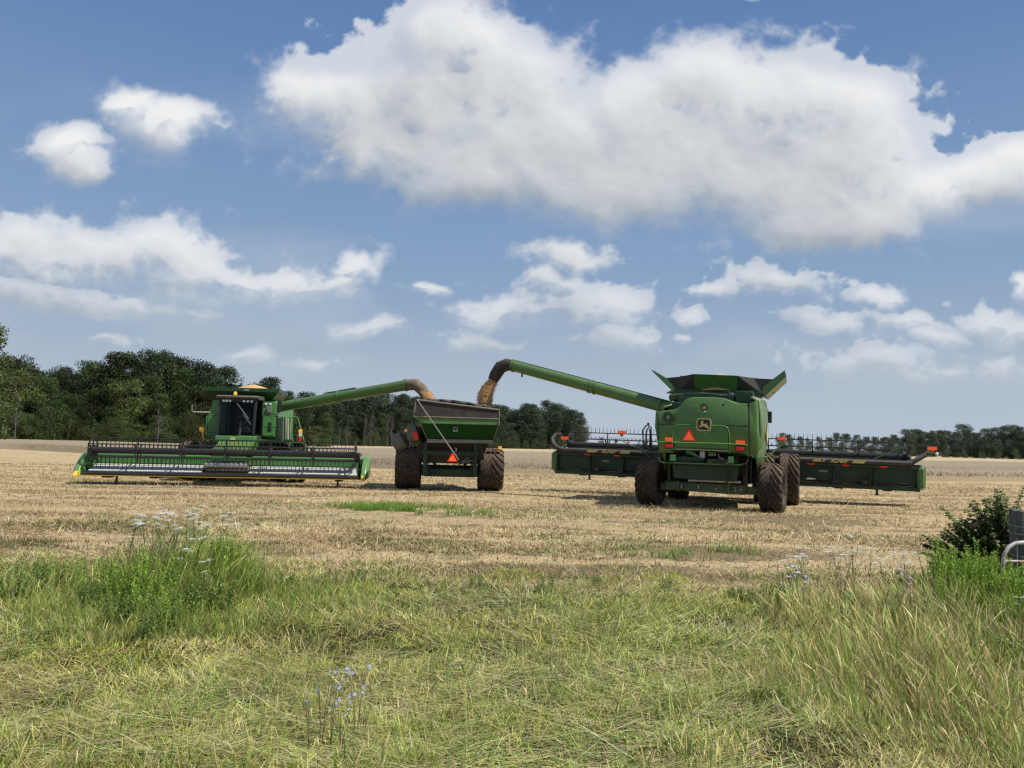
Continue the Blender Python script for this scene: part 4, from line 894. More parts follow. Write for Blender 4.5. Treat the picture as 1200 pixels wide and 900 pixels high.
# ------------------------------------------------------------------ ground sheet
def ground():
    def lin(a,b,s): return list(np.arange(a,b,s))
    xs=[-4000,-2000,-1000,-500,-300,-200,-130,-90,-60,-45]+lin(-34,-14,1.0)+lin(-14,16,.16)+lin(16,40,1.0)+[45,60,90,130,200,300,500,1000,2000,4000]
    ys=[-1500,-300,-60,-15,-4,0]+lin(1,3,.5)+lin(3,14,.10)+lin(14,36,.25)+lin(36,60,1.0)+[62,66,72,80,90,105,120,150,200,260,340,450,600,900,1400,2200,4500]
    X,Y=np.meshgrid(np.array(xs),np.array(ys)); Z=hgt(X,Y); Z[(Y>90)|(Y<0)|(abs(X)>60)]=-.02
    nv=np.stack([X,Y,Z],-1).reshape(-1,3); nx,ny=len(xs),len(ys)
    i=np.arange(nx-1)[None,:]+np.arange(ny-1)[:,None]*nx; F=np.stack([i,i+1,i+1+nx,i+nx],-1).reshape(-1,4)
    me=bpy.data.meshes.new('ground'); me.from_pydata(nv.tolist(),[],F.tolist()); me.polygons.foreach_set('use_smooth',[True]*len(F)); me.update()
    o=link(bpy.data.objects.new('ground',me)); o['kind']='structure'
    m=bpy.data.materials.new('field_ground'); m.use_nodes=True; N=NT(m.node_tree); b=N.n['Principled BSDF']
    geo=N.node('ShaderNodeNewGeometry'); p=geo.outputs['Position']; sp=N.node('ShaderNodeSeparateXYZ'); N.l.new(p,sp.inputs[0]); x,y=sp.outputs[0],sp.outputs[1]
    ps=N.vm('MULTIPLY',p,(0.18,1.0,1.0))      # stretched across the view: the swaths run left to right
    big=N.noise(ps,0.35,4,.6); mid=N.noise(p,1.6,5,.65); fine=N.noise(p,14,5,.7); rows=N.noise(ps,1.1,4,.6)
    straw=N.ramp(fine,[(.25,(.17,.12,.062)),(.42,(.38,.275,.145)),(.58,(.58,.445,.245)),(.8,(.74,.60,.37))])
    def straws(ang,sd):
        mp=N.node('ShaderNodeMapping'); mp.inputs['Rotation'].default_value=(0,0,ang); mp.inputs['Location'].default_value=(sd,sd*2,0); mp.inputs['Scale'].default_value=(95,9,1); N.l.new(p,mp.inputs['Vector']); return N.noise(mp.outputs[0],1.0,2,.5)
    st_=N.m('MAXIMUM',N.m('MAXIMUM',straws(.4,3),straws(1.5,7)),N.m('MAXIMUM',straws(2.3,11),straws(-.5,5)))
    straw=N.mix(N.m('MULTIPLY',N.ss(st_,.60,.70),.8),straw,(.80,.65,.38,1)); straw=N.mix(N.m('MULTIPLY',N.ss(st_,.56,.48),.55),straw,(.14,.095,.05,1))
    soil=N.ramp(fine,[(.3,(.05,.035,.024)),(.7,(.17,.12,.075))])
    patch=N.ss(N.m('ADD',N.m('MULTIPLY',rows,.6),N.m('MULTIPLY',mid,.4)),.50,.64)
    nearf=N.ss(y,40,15)
    c=N.mix(N.m('MULTIPLY',patch,.85),straw,soil)
    # wider tone bands further out
    c=N.mix(N.m('MULTIPLY',N.ss(big,.45,.62),.35),c,(.36,.27,.16,1))
    c=N.mix(N.m('MULTIPLY',N.ss(y,40,110),.55),c,(.50,.41,.26,1))
    # green regrowth
    gn=N.noise(p,.55,4,.6); gm=N.m('MULTIPLY',N.ss(gn,.56,.68),N.ss(y,30,12)); c=N.mix(N.m('MULTIPLY',gm,.45),c,(.10,.15,.035,1))
    # turf under the mown verge
    eb=N.m('SUBTRACT',N.m('SUBTRACT',9.55,N.m('MULTIPLY',N.m('MINIMUM',N.m('MAXIMUM',x,-9.),0.),.17)),y)
    tf=N.ss(N.m('ADD',eb,N.m('MULTIPLY',N.m('SUBTRACT',mid,.5),2.2)),-.6,.4)
    turf=N.ramp(N.noise(p,9,5,.7),[(.3,(.018,.018,.009)),(.55,(.05,.048,.022)),(.75,(.12,.10,.05))])
    for (mx,my,rx,ry,sd_) in ((7.0,19.6,3.,1.6,0),(1.2,11.0,3.8,.9,1),(4,13.5,2.3,.85,2),(-10,24.5,4.,1.1,3)):
        q=N.vm('MULTIPLY_ADD',p,(1/rx,1/ry,0),(-mx/rx,-my/ry,0)); dd=N.m('ADD',N.vm('DOT_PRODUCT',q,q),N.m('MULTIPLY',N.m('SUBTRACT',mid,.5),2.4)); c=N.mix(N.m('MULTIPLY',N.ss(dd,1.1,.2),.65),c,soil)
    c=N.mix(tf,c,turf)
    N.l.new(c,b.inputs['Base Color']); b.inputs['Roughness'].default_value=.95; b.inputs['Specular IOR Level'].default_value=.1
    bp=N.node('ShaderNodeBump'); bp.inputs['Strength'].default_value=.9; bp.inputs['Distance'].default_value=.06
    N.l.new(N.m('ADD',fine,N.m('MULTIPLY',mid,1.5)),bp.inputs['Height']); N.l.new(bp.outputs[0],b.inputs['Normal'])
    me.materials.append(m); return o
ground()

# ------------------------------------------------------------------ blades
def blades(name, x,y,z0, length, width, az, lean, curl, col, mat, rows=3, seed=0.0):
    """ribbons: az = direction they lean, lean = angle from vertical at base, curl = extra lean at tip"""
    n=len(x); k=rows; t=np.linspace(0,1,k)[None,:]
    ang=lean[:,None]+curl[:,None]*t
    ds=length[:,None]/(k-1)
    hx=np.concatenate([np.zeros((n,1)),np.cumsum(np.sin(ang[:,:-1])*ds,1)],1); hz=np.concatenate([np.zeros((n,1)),np.cumsum(np.cos(ang[:,:-1])*ds,1)],1)
    cx,sx=np.cos(az)[:,None],np.sin(az)[:,None]
    fa=rng.uniform(0,PI,n)[:,None]
    px=x[:,None]+hx*cx; py=y[:,None]+hx*sx; pz=z0[:,None]+np.maximum(hz,0.004)
    w=width[:,None]*(1-.82*t**1.5)*.5
    if seed>0:
        hs=(rng.random(n)<seed)[:,None]; prof=np.interp(t[0],[0,.6,.72,.88,1],[.5,.35,1.5,1.2,.2])[None,:]; w=np.where(hs,width[:,None]*prof*.75,w)
    V=np.empty((n,k,2,3),np.float32)
    V[:,:,0,0]=px-w*np.cos(fa); V[:,:,0,1]=py-w*np.sin(fa)*.6; V[:,:,0,2]=pz
    V[:,:,1,0]=px+w*np.cos(fa); V[:,:,1,1]=py+w*np.sin(fa)*.6; V[:,:,1,2]=pz+w*.3
    base=(np.arange(n)*2*k)[:,None]+ (np.arange(k-1)*2)[None,:]
    F=np.stack([base,base+1,base+3,base+2],-1).reshape(-1)
    C=np.ones((n,k,2,4),np.float32); C[:,:,:,:3]=np.minimum(col[:,None,None,:]*(0.52+.66*t[0])[None,:,None,None],.92)  # bases darker: partly plant colour, partly shade between blades put into the tint
    return rawmesh(name,V.reshape(-1,3),F,4,C.reshape(-1,4),mat)
def rawmesh(name,V,F,q,C,mat,parent=None,linkit=True):
    me=bpy.data.meshes.new(name); nv=len(V); nf=len(F)//q
    me.vertices.add(nv); me.vertices.foreach_set('co',np.ascontiguousarray(V,np.float32).ravel())
    me.loops.add(len(F)); me.loops.foreach_set('vertex_index',F.astype(np.int32)); me.polygons.add(nf)
    me.polygons.foreach_set('loop_start',(np.arange(nf)*q).astype(np.int32)); me.polygons.foreach_set('loop_total',np.full(nf,q,np.int32))
    me.update(calc_edges=True)
    if C is not None:
        a=me.color_attributes.new('tint','FLOAT_COLOR','POINT'); a.data.foreach_set('color',np.ascontiguousarray(C,np.float32).ravel())
    me.materials.append(mat)
    o=bpy.data.objects.new(name,me)
    if linkit: link(o,parent)
    return o
def pick(cols,n,w=None):
    c=np.array(cols,float); i=rng.choice(len(c),n,p=w); out=c[i]*rng.uniform(.75,1.2,(n,1))*rng.uniform(.93,1.07,(n,3)); return out

def verge_pts(n, y0=3.6, y1=12.5):
    # density falls with distance
    u=rng.random(n); y=1/((1-u)/y0+u/y1) if False else y0*(y1/y0)**u**1.0
    x=rng.uniform(-1,1,n)*(y*.72+1.7); return x,y
G1=[(.54,.60,.09),(.36,.46,.06),(.74,.70,.18),(.33,.30,.13),(.42,.36,.18),(.12,.19,.045)]
def mown():
    n=330000; x,y=verge_pts(n,3.6,14.5); keep=(y<edge_y(x)+rng.normal(0,.45,n)+2.6*(fbm(x*1.1,y*1.4,26,4,.6)-.42)*2)&(rng.random(n)<np.clip(1.5-(fbm(x*1.7,y*2.2,27,4)-.40)*5,.38,1)); x,y=x[keep],y[keep]; n=len(x)
    wet=fbm(x*.55,y*.9,21); dry=np.clip((fbm(x*.8+9,y*1.6,22)-.42)*4,0,1)
    dry=np.clip(dry+.25*(y<6.5),0,1)
    ln=rng.uniform(.04,.15,n)*(.6+.9*wet); 
    field=(fbm(x*.45,y*.6,23)-.5)*5.0 + np.where(rng.random(n)<.5,0,PI)
    az=field+rng.normal(0,.9,n); flat=np.clip(rng.normal(1.18,.28,n),.2,1.5)
    up=rng.random(n)<.18; flat=np.where(up,rng.uniform(.1,.8,n),flat)
    g=pick(G1[:3]+[G1[5]],n); s=pick([(.74,.68,.30),(.56,.54,.20),(.85,.78,.42),(.30,.22,.12)],n)
    f=(rng.random(n)<(.22+.5*dry))[:,None]; col=np.where(f,s,g)
    clump=.22+1.6*fbm(x*2.2,y*2.6,24,4,.6); col=col*clump[:,None]*np.stack([1.24-.40*wet,1.04-.08*wet,np.ones(n)],-1)
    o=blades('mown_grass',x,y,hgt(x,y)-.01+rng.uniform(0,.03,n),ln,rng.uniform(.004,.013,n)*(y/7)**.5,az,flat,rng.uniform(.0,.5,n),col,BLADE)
    n=26000; x,y=verge_pts(n,3.6,11.5); bp_=fbm(x*.9,y*1.3,28,4,.6); k_=(bp_>.52)&(y<edge_y(x)+.3); x,y=x[k_],y[k_]; n=len(x)
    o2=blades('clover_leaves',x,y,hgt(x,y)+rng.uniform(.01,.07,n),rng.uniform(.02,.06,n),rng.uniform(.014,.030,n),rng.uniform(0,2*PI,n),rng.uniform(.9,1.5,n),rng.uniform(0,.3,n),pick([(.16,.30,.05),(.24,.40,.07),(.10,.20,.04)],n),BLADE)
    tag(o2,'small broad clover and plantain leaves low among the cut grass','clover',kind='stuff')
    tag(o,'cut green and yellowing grass lying in swirls over the near verge','mown grass',kind='stuff')
    # long lying straw coloured stems, in sweeping tufts
    n=42000; x,y=verge_pts(n,3.6,9.8); dens=fbm(x*.6+3,y*1.3,31); keep=(dens>.47)&(y<edge_y(x)-.3); x,y=x[keep],y[keep]; n=len(x)
    az=(fbm(x*.4,y*.5,32)-.5)*3.0+rng.normal(0,.22,n)+np.where(rng.random(n)<.6,0,PI)
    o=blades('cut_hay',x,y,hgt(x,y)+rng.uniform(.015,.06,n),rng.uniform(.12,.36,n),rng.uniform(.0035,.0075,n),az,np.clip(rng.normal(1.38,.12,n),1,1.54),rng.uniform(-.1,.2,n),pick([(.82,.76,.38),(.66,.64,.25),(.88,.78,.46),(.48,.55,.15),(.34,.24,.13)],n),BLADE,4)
    tag(o,'long pale cut hay stems swept flat across the verge','hay',kind='stuff')
mown()
def stubble():
    n=400000; y0,y1=8.6,46.; u=rng.random(n); y=y0*(y1/y0)**u; x=rng.uniform(-1,1,n)*(y*.70+1); 
    keep=(y>edge_y(x)-.4+rng.normal(0,.5,n)); 
    bare=fbm(x*.35,y*1.1,41); mn_=fbm(x*1.3,y*2,47,4)*1.6-.3; mudp=((x-7.0)**2/9+(y-19.6)**2/2.6<mn_)|((x-1.2)**2/14+(y-11.0)**2/.8<mn_)|((x-4)**2/5+(y-13.5)**2/.7<mn_)|((x+10)**2/16+(y-24.5)**2/1.2<mn_)
    keep&=rng.random(n)<np.clip(1.15-(bare-.42)*6,.10,1)*np.where(mudp,.28,1); x,y=x[keep],y[keep]; n=len(x)
    stand=rng.random(n)<.36
    yq=np.where(stand,np.round(y/.19)*.19+rng.normal(0,.02,n),y)
    ln=np.where(stand,rng.uniform(.05,.11,n),rng.uniform(.10,.34,n)); lean=np.where(stand,np.abs(rng.normal(.15,.2,n)),np.clip(rng.normal(1.3,.18,n),.5,1.53)); az=rng.uniform(0,2*PI,n)
    col=pick([(.88,.67,.355),(.72,.53,.265),(.95,.80,.49),(.50,.345,.175),(.19,.13,.075)],n)
    gp=fbm(x*.5+7,y*.8,42); green=(gp>.54)&(rng.random(n)<.45)&(y<22)
    green|=(((x+3.3)**2/2.6+(y-20.8)**2/1.1<1)&(rng.random(n)<.9))|(((x-2.9)**2/1.6+(y-13.2)**2/1.0<1)&(rng.random(n)<.35))|((y<12)&(rng.random(n)<.16))
    wr=np.zeros(n)
    for yc,am in ((12.9,.5),(15.6,.7),(18.6,.9),(22.3,1.),(25.6,.9),(29.5,1.),(34,1.),(39,1.)): wr+=am*np.exp(-((y-yc-.9*(fbm(x*.12+yc,x*0+yc,48,3)-.5))/(.25+yc*.012))**2)
    col=col*(.84+.42*np.clip(wr,0,1))[:,None]; ln=ln*(.85+.5*np.clip(wr,0,1))
    trk=np.zeros(n)
    for yc in (14.2,16.4,20.6,23.4,27.4): trk+=np.exp(-((y-yc-.05*x-1.2*(fbm(x*.08+yc,x*0+yc+5,49,2)-.5))/.16)**2)
    col=col*(1-.5*np.clip(trk,0,1))[:,None]; ln=ln*(1-.5*np.clip(trk,0,1))
    col=np.where(green[:,None],pick([(.14,.22,.04),(.20,.28,.06),(.10,.16,.03)],n),col)
    tone=.18+1.5*fbm(x*.4,y*1.8,43,5,.62); col=col*tone[:,None]
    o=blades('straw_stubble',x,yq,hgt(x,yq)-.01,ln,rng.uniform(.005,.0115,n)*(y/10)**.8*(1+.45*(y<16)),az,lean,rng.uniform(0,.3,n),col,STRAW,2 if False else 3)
    tag(o,'golden cut wheat stubble and loose straw covering the field','stubble',kind='stuff')
stubble()
def regrowth():
    n=9000; a=rng.uniform(0,2*PI,n); q=np.sqrt(rng.random(n)); j=rng.random(n)
    x=np.where(j<.6,-3.2+1.5*q*np.cos(a)*(1+.4*np.sin(3*a)),np.where(j<.8,-1.2+1.2*q*np.cos(a),2.9+1.5*q*np.cos(a))); y=np.where(j<.6,20.7+1.0*q*np.sin(a),np.where(j<.8,19.5+.4*q*np.sin(a),13.2+.8*q*np.sin(a))); k=fbm(x*1.6,y*2.4,91,4)>.38+.30*q*rng.random(n)+.06*(j>=.6); x,y=x[k],y[k]; n=len(x)
    o=blades('regrowth_grass',x,y,hgt(x,y)-.01,rng.uniform(.10,.24,n),rng.uniform(.008,.014,n),rng.uniform(0,2*PI,n),np.abs(rng.normal(.4,.25,n)),rng.uniform(.1,.9,n),pick([(.20,.38,.05),(.30,.46,.09),(.14,.27,.04)],n),BLADE)
    tag(o,'bright green weedy patches growing through the stubble','weeds',kind='stuff')
regrowth()

# ------------------------------------------------------------------ standing wheat
def wheat():
    # near boundary through (X,Y)
    near=[(-240,150),(-120,104),(-53,84),(-20,58),(-6,49.5),(4,47.5),(12,47),(20,48.5),(30,51),(45,57),(120,92),(240,150)]
    far=[(-240,210),(-120,150),(-53,118),(-20,112),(-6,112),(4,112),(12,112),(20,112),(30,100),(45,98),(120,140),(240,210)]
    m=MB(); K=14; vs=[];fs=[]
    na=[];fa_=[]
    for i in range(len(near)-1):
        for k in range(12):
            t=k/12; na.append((near[i][0]+(near[i+1][0]-near[i][0])*t,near[i][1]+(near[i+1][1]-near[i][1])*t)); fa_.append((far[i][0]+(far[i+1][0]-far[i][0])*t,far[i][1]+(far[i+1][1]-far[i][1])*t))
    r=random.Random(3)
    for (a,b) in zip(na,fa_):
        vs.append((a[0],a[1]-.9,-.03))
        for k in range(K):
            t=(k/(K-1))**1.5; zz=.70+r.uniform(-.03,.03) if k else .66; vs.append((a[0]+(b[0]-a[0])*t,a[1]+(b[1]-a[1])*t,zz))
        vs.append((b[0],b[1],-.03))
    q=K+2
    for i in range(len(na)-1):
        for k in range(q-1): fs.append((i*q+k,(i+1)*q+k,(i+1)*q+k+1,i*q+k+1))
    m.add(vs,fs)
    mt=bpy.data.materials.new('standing_wheat'); mt.use_nodes=True; N=NT(mt.node_tree); b=N.n['Principled BSDF']; geo=N.node('ShaderNodeNewGeometry'); p=geo.outputs['Position']; sp=N.node('ShaderNodeSeparateXYZ'); N.l.new(p,sp.inputs[0])
    pn=N.noise(N.vm('MULTIPLY',p,(6,6,.6)),1.5,5,.7); bn=N.noise(N.vm('MULTIPLY',p,(.05,.4,1)),1.,3,.6)
    c=N.ramp(pn,[(.3,(.20,.155,.10)),(.5,(.33,.27,.185)),(.75,(.46,.39,.28))]); c=N.mix(N.m('MULTIPLY',bn,.5),c,(.30,.245,.17,1)); c=N.mix(N.ss(sp.outputs[2],.55,.0,0,.75),c,(.34,.26,.155,1))
    N.l.new(c,b.inputs['Base Color']); b.inputs['Roughness'].default_value=.95; b.inputs['Specular IOR Level'].default_value=.05
    bp=N.node('ShaderNodeBump'); bp.inputs['Strength'].default_value=1; bp.inputs['Distance'].default_value=.1; N.l.new(pn,bp.inputs['Height']); N.l.new(bp.outputs[0],b.inputs['Normal'])
    o=m.build('standing_wheat',mt,None); tag(o,'grey tan band of uncut standing wheat across the back of the field','wheat',kind='stuff')
    n=70000; seg=rng.random(n)*(len(near)-1); i=np.minimum(seg.astype(int),len(near)-2); t=seg-i; N_=np.array(near,float)
    x=N_[i,0]+(N_[i+1,0]-N_[i,0])*t; y=N_[i,1]+(N_[i+1,1]-N_[i,1])*t; dep=rng.random(n)**1.6*9-.5; y=y+dep; k=(abs(x)<75); x,y,dep=x[k],y[k],dep[k]; n=len(x)
    front=dep<1; z0=np.where(front,rng.uniform(0,.45,n),.55); ln=np.where(front,rng.uniform(.2,.35,n),rng.uniform(.12,.25,n))
    o=blades('wheat_stalks',x,y,z0,ln,rng.uniform(.03,.05,n),rng.uniform(0,2*PI,n),np.abs(rng.normal(.45,.4,n)),rng.uniform(0,.8,n),pick([(.42,.34,.23),(.36,.29,.19),(.52,.43,.30)],n),STRAW)
    tag(o,'ripe wheat stalks along the uncut edge','wheat',kind='stuff')
wheat()

# ------------------------------------------------------------------ trees
def leafcloud(lobes, n, size, cols, seed, dark=.5):
    r=np.random.default_rng(seed); L=np.array([l[:6] for l in lobes],float); wt=L[:,3]*L[:,4]; wt/=wt.sum(); i=r.choice(len(L),n,p=wt)
    d=r.normal(size=(n,3)); d/=np.linalg.norm(d,axis=1)[:,None]; rad=r.uniform(.35,1.08,n)**.55
    lump=1+.22*np.sin(d[:,0]*7+i)*np.sin(d[:,1]*6+2*i)
    c=L[i,:3]+d*(rad*lump)[:,None]*L[i,3:6]
    nrm=d*.8+r.normal(size=(n,3))*.8+np.array([0,0,.35]); nrm/=np.linalg.norm(nrm,axis=1)[:,None]
    a=np.cross(nrm,r.normal(size=(n,3))); a/=np.linalg.norm(a,axis=1)[:,None]; b=np.cross(nrm,a)
    s=r.uniform(.6,1.3,n)[:,None]*size
    V=np.stack([c-a*s*.6,c-b*s*.42,c+a*s*.6,c+b*s*.42],1)
    V[:,0]+=nrm*s*.12; V[:,2]-=nrm*s*.12
    cc=np.array(cols)[r.choice(len(cols),n)]*r.uniform(.75,1.25,(n,1)); lobec=r.uniform(.7,1.3,len(L))[i][:,None]; cc=cc*lobec*(dark+(1-dark)*np.clip(rad,0,1))[:,None]  # leaves nearer a lobe's centre darkened, crown shade put into the tint
    C=np.ones((n,4,4)); C[:,:,:3]=cc[:,None,:]
    return V.reshape(-1,3),np.arange(n*4),C.reshape(-1,4)
PROTO=[]
def make_tree(kind,seed,H,W,cols,nleaf=10500,trunkf=.06,size=.205,name='broadleaf_tree'):
    r=random.Random(seed); root=empty(name); lob=[]; tb=H*trunkf
    nl=42 if kind!='bare' else 0
    for q in range(nl):
        t=r.random()**.8; z=tb+(H-tb)*t
        if kind=='round': wr=W*math.sqrt(max(.05,1-((t-.40)/.66)**2))
        elif kind=='tall': wr=W*.75*(1-abs(t-.35)**1.5)*(.5+.5*(1-t))+.3
        else: wr=W*(1-t*.85)
        a=r.uniform(0,2*PI); rr_=wr*r.uniform(.25,.85); lr=r.uniform(.11,.20)*H*(1-.35*t)
        lob.append((rr_*math.cos(a),rr_*math.sin(a),min(z,H-lr*.7),lr,lr,lr*r.uniform(.55,.8)))
    if kind!='bare':
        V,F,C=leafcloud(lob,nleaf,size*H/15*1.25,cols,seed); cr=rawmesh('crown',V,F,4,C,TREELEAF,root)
    m=MB(); lean=r.uniform(-.3,.3); m.tube([(0,0,-.3),(lean*.3,0,H*.3),(lean,.1,H*.6),(lean*1.2,.2,H*.88)],[H*.016,H*.012,H*.008,H*.003],7)
    for q in range(9 if kind!='bare' else 26):
        z=H*r.uniform(.22,.8); a=r.uniform(0,2*PI); ll=W*r.uniform(.4,.9)*(1.2-z/H); e=(ll*math.cos(a),ll*math.sin(a),z+ll*r.uniform(.5,1.2))
        b0=(lean*z/H,0,z); mid=[(b0[k]+e[k])/2+r.uniform(-.2,.2) for k in range(3)]; m.tube([b0,mid,e],[H*.006,H*.004,H*.0015],5)
        if kind=='bare':
            for _ in range(3):
                t=r.uniform(.4,1); s=[b0[k]+(e[k]-b0[k])*t for k in range(3)]; m.tube([s,[s[0]+r.uniform(-1,1),s[1]+r.uniform(-1,1),s[2]+r.uniform(.5,1.6)]],[H*.003,H*.001],4)
    m.build('trunk',BARK if kind!='bare' else SNAG,root)
    return root
DK=[(.020,.038,.014),(.028,.048,.017),(.038,.058,.019)]; MG=[(.044,.072,.018),(.062,.092,.022),(.033,.058,.016)]; LG=[(.075,.105,.03),(.10,.125,.035),(.055,.08,.022)]
protos=dict(
 d1=make_tree('round',1,15,4.6,DK), d2=make_tree('round',2,15,5.2,DK), d3=make_tree('tall',3,15,4.2,DK), d4=make_tree('round',4,15,4.0,DK),
 m1=make_tree('round',5,15,4.8,MG), m2=make_tree('tall',6,15,4.5,MG), m3=make_tree('round',7,15,4.3,MG),
 l1=make_tree('tall',8,15,4.6,LG,8000,.1), l2=make_tree('round',21,15,4.9,[(.10,.14,.035),(.12,.15,.04),(.08,.12,.03)]), b1=make_tree('bare',9,15,3.2,DK,name='bare_tree'), b2=make_tree('bare',10,15,2.6,DK,name='bare_tree'),
 s1=make_tree('round',11,6,3.4,MG,4200,.04,.30,name='shrub'), s2=make_tree('round',12,6,3.8,LG,4200,.04,.30,name='shrub'))
used=set()
def tree(k,x,y,h,label,group,cat='tree'):
    p=protos[k]; H0=6. if k[0]=='s' else 15.
    if k in used: o=copytree(p)
    else: o=p; used.add(k)
    s=h/H0; o.location=(x,y,0); ws=random.uniform(.72,1.1); o.scale=(s*ws,s*ws*random.uniform(.9,1.1),s); o.rotation_euler=(0,0,random.uniform(0,2*PI)); tag(o,label,cat,group); return o
def topline(pts,px):
    for (a,ya),(b,yb) in zip(pts,pts[1:]):
        if a<=px<=b: return ya+(yb-ya)*(px-a)/(b-a)
    return pts[0][1] if px<pts[0][0] else pts[-1][1]
LT=[(-200,416),(0,424),(20,420),(50,438),(90,431),(130,422),(200,419),(240,432),(290,445),(345,456),(385,470),(400,482)]
MT=[(340,470),(400,462),(450,466),(475,464),(520,476),(590,474),(620,478),(640,475),(660,474),(676,480),(688,500)]
RT=[(690,510),(720,504),(740,515),(800,512),(905,510),(925,506),(940,508),(965,515),(985,503),(1005,508),(1040,514),(1060,506),(1090,502),(1110,504),(1140,500),(1200,501),(1300,500)]
def wood(TT,px0,px1,step,D0,D1,rows,kinds,lab,grp,hf=1.0):
    for rw in range(rows):
        px=px0+random.uniform(0,step)
        while px<px1:
            t=(px-px0)/(px1-px0); Y=D0+(D1-D0)*t+rw*7+random.uniform(-2.5,2.5); ty=topline(TT,px)
            tp=P(px,ty,Y); h=tp.z*random.uniform(.78,1.09)*(1 if rw else random.uniform(.62,.95))*1.04*hf
            k=random.choice(kinds[min(rw,len(kinds)-1)]); fam={'d':0,'m':1,'l':2,'b':3,'s':4}[k[0]]
            tree(k,tp.x,Y,h,lab[fam],grp); px+=step*random.uniform(.75,1.25)
wood(LT,-110,385,20,135,172,4,[['d3','m1','m2','m3','l2'],['d1','d2','d4','m1','m3'],['d1','d2','d4','m2'],['d1','d4','d3']],
     ['dark round crowned tree in the tall wood behind the left combine','mid green leafy tree in the tall wood behind the left combine','yellowish green tree along the front of the wood behind the left combine'],'trees of the wood behind the left combine')
wood(MT,372,690,13,235,285,4,[['d1','d3','d4','m2'],['d1','d2','d4'],['d2','d4']],
     ['dark tree in the far wood between the two combines','greener tree in the far wood between the two combines'],'trees of the far wood behind the grain cart')
wood(RT,1040,1275,12,330,265,3,[['m1','m3','m2','l2','d4'],['m1','m2','d2'],['m1','d1','m3']],
     ['dark tree in the distant tree line beyond the right header','mid green tree in the distant tree line beyond the right header','pale green tree in the distant tree line beyond the right header'],'trees of the distant line at the right')
wood(RT,905,1045,11,420,345,2,[['m1','d1','d4'],['d2','m1']],
     ['dark distant tree showing through the reel of the right header','hazy green distant tree showing through the reel of the right header'],'distant trees behind the right header reel')
wood(RT,692,905,16,560,480,1,[['m1','d1','m3']],
     ['small dark tree on the horizon behind the left half of the right header','small hazy tree on the horizon behind the left half of the right header'],'small trees on the horizon behind the right combine')
# near bright tree at the left frame edge
q=P(-12,377,112); tree('l1',q.x,112,q.z,'tall pale green tree at the left edge, taller than the wood beside it',None)
# undergrowth along the foot of the left wood
for i,px in enumerate(range(-60,380,11)):
    D=130+ (px+60)*.085; q=P(px+random.uniform(-5,5),508,D); tree('s1' if i%3 else 's2',q.x,D,random.uniform(3.0,7.5),'low bushy shrub at the foot of the wood behind the left combine' if i%3 else 'pale yellow green shrub at the foot of the wood behind the left combine','shrubs along the wood edge','shrub')
for i,px in enumerate(range(352,700,11)):
    D=228+(px-372)*.15; q=P(px,515,D); tree('s1',q.x,D,random.uniform(2.5,4.8),'low shrub at the foot of the far wood behind the grain cart','shrubs along the far wood','shrub')
for i,px in enumerate(range(1050,1280,20)):
    D=300-(px-1050)*.22; q=P(px,515,D); tree('s1',q.x,D,random.uniform(2.5,5.0),'low shrub at the foot of the distant right tree line','shrubs along the right tree line','shrub')
q=P(187,478,131); tree('b1',q.x,131,7.5,'bare grey dead tree among shrubs at the foot of the left wood',None)
q=P(60,440,138); tree('b2',q.x,129,q.z*.8,'thin bare pole like tree standing before the left wood',None)
for i in range(11):
    px=350+i*12.5+random.uniform(-7,7); q=P(px,486+random.uniform(-10,10),226); tree('b1' if i%2 else 'b2',q.x,225,q.z,'slender bare grey tree in front of the wood between left combine and grain cart','bare grey trees along the far wood')

# ------------------------------------------------------------------ near plants
def leafpairs(stems, per, ll, lw, cols, seed, droop=.4, z0=.12, spread=1., up=(-.1,.9)):
    """stems: list of (points); leaves along; returns arrays"""
    r=np.random.default_rng(seed); V=[];C=[]
    for st in stems:
        st=np.array(st,float); segl=np.linalg.norm(np.diff(st,axis=0),axis=1); cum=np.concatenate([[0],np.cumsum(segl)]); tot=cum[-1]
        for k in range(per):
            s=(z0+(1-z0)*(k+r.random())/per)*tot; p=np.array([np.interp(s,cum,st[:,j]) for j in range(3)])
            a=r.uniform(0,2*PI); el=r.uniform(*up); d=np.array([math.cos(a)*math.cos(el),math.sin(a)*math.cos(el),math.sin(el)]); L=ll*r.uniform(.6,1.2)*(1.1-.6*s/tot)
            side=np.cross(d,[0,0,1.]); side/=np.linalg.norm(side)+1e-9; mid=p+d*L*.5; tip=p+d*L-np.array([0,0,droop*L]); w=lw*r.uniform(.7,1.2)
            V+=[p,mid-side*w/2,tip,mid+side*w/2]; c=np.array(cols[r.integers(len(cols))])*r.uniform(.75,1.25); C+=[np.append(c,1)]*4
    return np.array(V),np.arange(len(V)),np.array(C)
def stems_of(n,rad,h,seed,bend=.12,hv=.25):
    r=random.Random(seed); S=[]
    for i in range(n):
        a=r.uniform(0,2*PI); q=rad*math.sqrt(r.random()); x,y=q*math.cos(a),q*math.sin(a); H=h*r.uniform(1-hv,1.05); bx,by=x*bend*3+r.uniform(-bend,bend)*H,y*bend*3+r.uniform(-bend,bend)*H
        S.append([(x,y,-.02),(x+bx*.3,y+by*.3,H*.4),(x+bx*.7,y+by*.7,H*.75),(x+bx,y+by,H)])
    return S
def stem_obj(S,r,mat,root,name='stem'):
    m=MB()
    for s in S: m.tube(s,[r,r*.85,r*.6,r*.3],4,cap=False)
    return m.build(name,mat,root)
GST=pmat('green_stem',(.12,.17,.05),.7); BST=pmat('brown_stem',(.16,.12,.07),.8)
